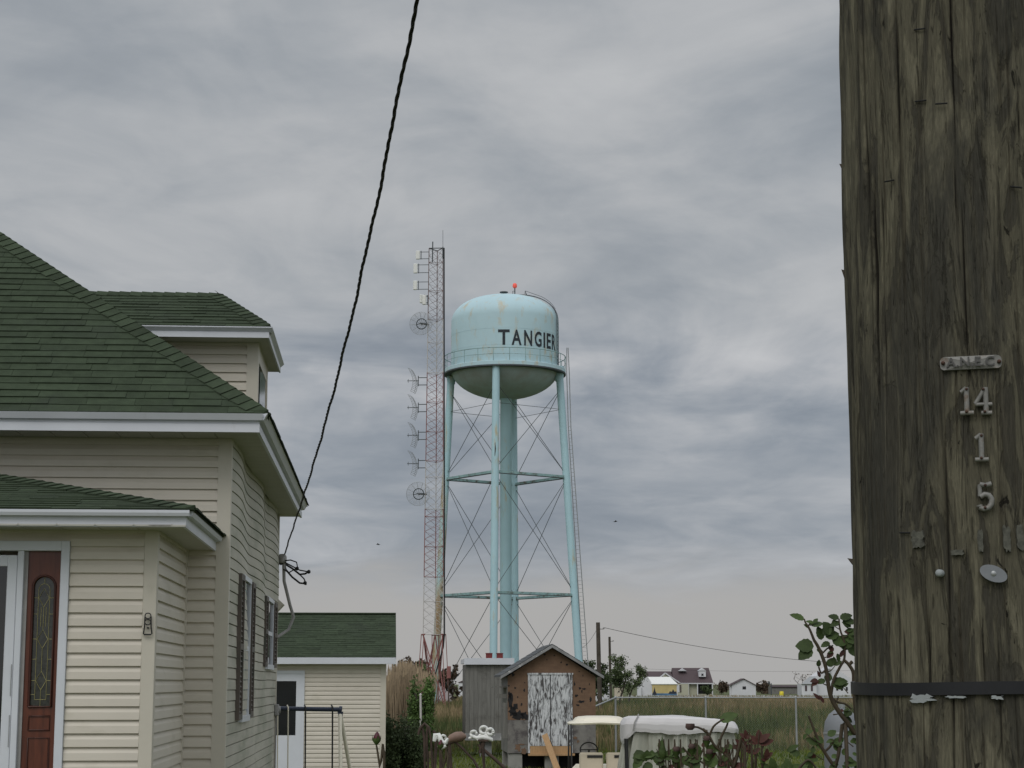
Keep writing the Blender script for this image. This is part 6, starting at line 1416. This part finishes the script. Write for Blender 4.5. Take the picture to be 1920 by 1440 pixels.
def lf2(px, py, ang, L_=.03, wd_=.7, tn=.45, mi=0, tilt=-.8, dy=0, curl=.15):
    a_ = rad(ang); leaf(ml, q(px, py, dy), (math.cos(a_), r.uniform(-.2, .2), math.sin(a_)), Vector((r.uniform(-.3, .3), tilt, .5)), L_, L_*wd_, tn, .15, curl, mi)
lf2(1350, 1352, 25, .034, .55, .8); 
for i in range(26):
    px = r.choice((1215, 1255, 1275, 1290, 1230, 1300))+r.uniform(-14, 14); py = r.uniform(1415, 1445); lf2(px, py, r.uniform(0, 360), r.uniform(.014, .026), r.uniform(.65, .9), r.uniform(.2, .5))
for i in range(34):
    px = r.choice((1240, 1262, 1290, 1312, 1335, 1350, 1368))+r.uniform(-10, 10); py = r.uniform(1400, 1442); lf2(px, py, r.uniform(0, 360), r.uniform(.009, .018), r.uniform(.5, .8), r.uniform(.3, .9), 0 if r.random() < .8 else 1)
for i in range(9):
    a0 = r.uniform(1225, 1380); b0 = a0+r.uniform(-22, 22); stemc(ms_, low(a0)+[q(a0, 1440), q((a0+b0)/2+r.uniform(-5, 5), 1424), q(b0, r.uniform(1395, 1415))], .0011, .0006)
lf2(1190, 1419, 0, .022, .4, .4); lf2(1206, 1418, 10, .022, .45, .5); lf2(1290, 1425, 10, .026, .6, .3); lf2(1330, 1440, 80, .03, .8, .9, 0); lf2(1335, 1395, -100, .028, .5, .9, 0, -1)
ml.build('leaves', ['leaf_rose', 'leaf_red'], rb2); ms_.build('stems', 'stem_rose', rb2, split=False); M('faded_bloom', (.10, .062, .055), .8, .3, 60); mr_.build('faded_blooms', 'faded_bloom', rb2); mg.build('green_buds', 'leaf_rose', rb2, split=False)
rb3, q = rosebush(1420, 'rose bush with dark red young leaves, right of the covered cart', 3.1)
ms_ = MB(); ml = MB()
for a in ((1372, 1440, 1380, 1415, 1386, 1392), (1398, 1440, 1402, 1420, 1405, 1368), (1418, 1440, 1420, 1410, 1424, 1370), (1430, 1440, 1426, 1420, 1432, 1398), (1412, 1440, 1412, 1425, 1408, 1405)): stemc(ms_, [Vector((0, 0, 0)), q(a[0], 1540), q(a[0], a[1]), q(a[2], a[3]), q(a[4], a[5])], .0016, .0008)
def cl3(px, py, n_, L_=.020, tn=.5):
    for i in range(n_): lf2(px+r.uniform(-3, 3), py+r.uniform(-3, 3), 90+(i-(n_-1)/2)*40+r.uniform(-12, 12), L_*r.uniform(.8, 1.15), .48, tn+r.gauss(0, .15), 1)
cl3(1390, 1402, 5); cl3(1423, 1394, 5, .026); cl3(1408, 1414, 3, .018); cl3(1438, 1424, 3, .022); cl3(1372, 1440, 4, .024, .9); cl3(1398, 1384, 3, .016)
for i in range(8): lf2(r.uniform(1430, 1490), r.uniform(1430, 1450), r.uniform(20, 160), .022, .6, .7, 0)
lf2(1475, 1409, 30, .026, .35, .5); lf2(1500, 1415, 160, .02, .6, .4); stemc(ms_, [q(1495, 1445), q(1515, 1425), q(1530, 1440)], .0025, .0015)
ml.build('leaves', ['leaf_rose', 'leaf_red'], rb3, split=False); ms_.build('stems', 'stem_rose', rb3, split=False)
# single dark red bud before the garage, and one by the ornaments
for lab, px, py, s_, Y_ in (('single dark red rosebud on a thin stem in front of the garage', 706, 1391, .0115, 3.2), ('small red rosebud below the flaking white ornament', 826, 1401, .009, 3.4)):
    o_, q = rosebush(px+8, lab, Y_); ms_ = MB(); mr_ = MB(); mg = MB(); p = q(px, py)
    stemc(ms_, [Vector((0, 0, 0)), q(px+14, 1540), q(px+6, 1440), p+Vector((0, 0, -s_*.5))], .0028, .0016)
    bud(mr_, mg, p, (.06, 0, 1), s_)
    for k in range(4): an = k*1.57+.4; leaf(mg, p+Vector((math.cos(an)*s_*.5, math.sin(an)*s_*.5, 0)), (math.cos(an)*.3, math.sin(an)*.3, 1), (math.cos(an), math.sin(an), .1), s_*1.1, s_*.35, .3)
    ms_.build('stem', 'stem_rose', o_); M('bud_red', (.085, .008, .018), .5, .3, 90); mr_.build('bud', 'bud_red', o_, split=False); mg.build('sepals', 'leaf_rose', o_, split=False)
    ml = MB(); leaf(ml, q(px+9, 1470), (1, 0, .3), (0, -.6, .8), .035, .022, .5); leaf(ml, q(px+11, 1490), (-1, 0, .2), (0, -.6, .8), .035, .022, .4); ml.build('leaves', 'leaf_rose', o_)
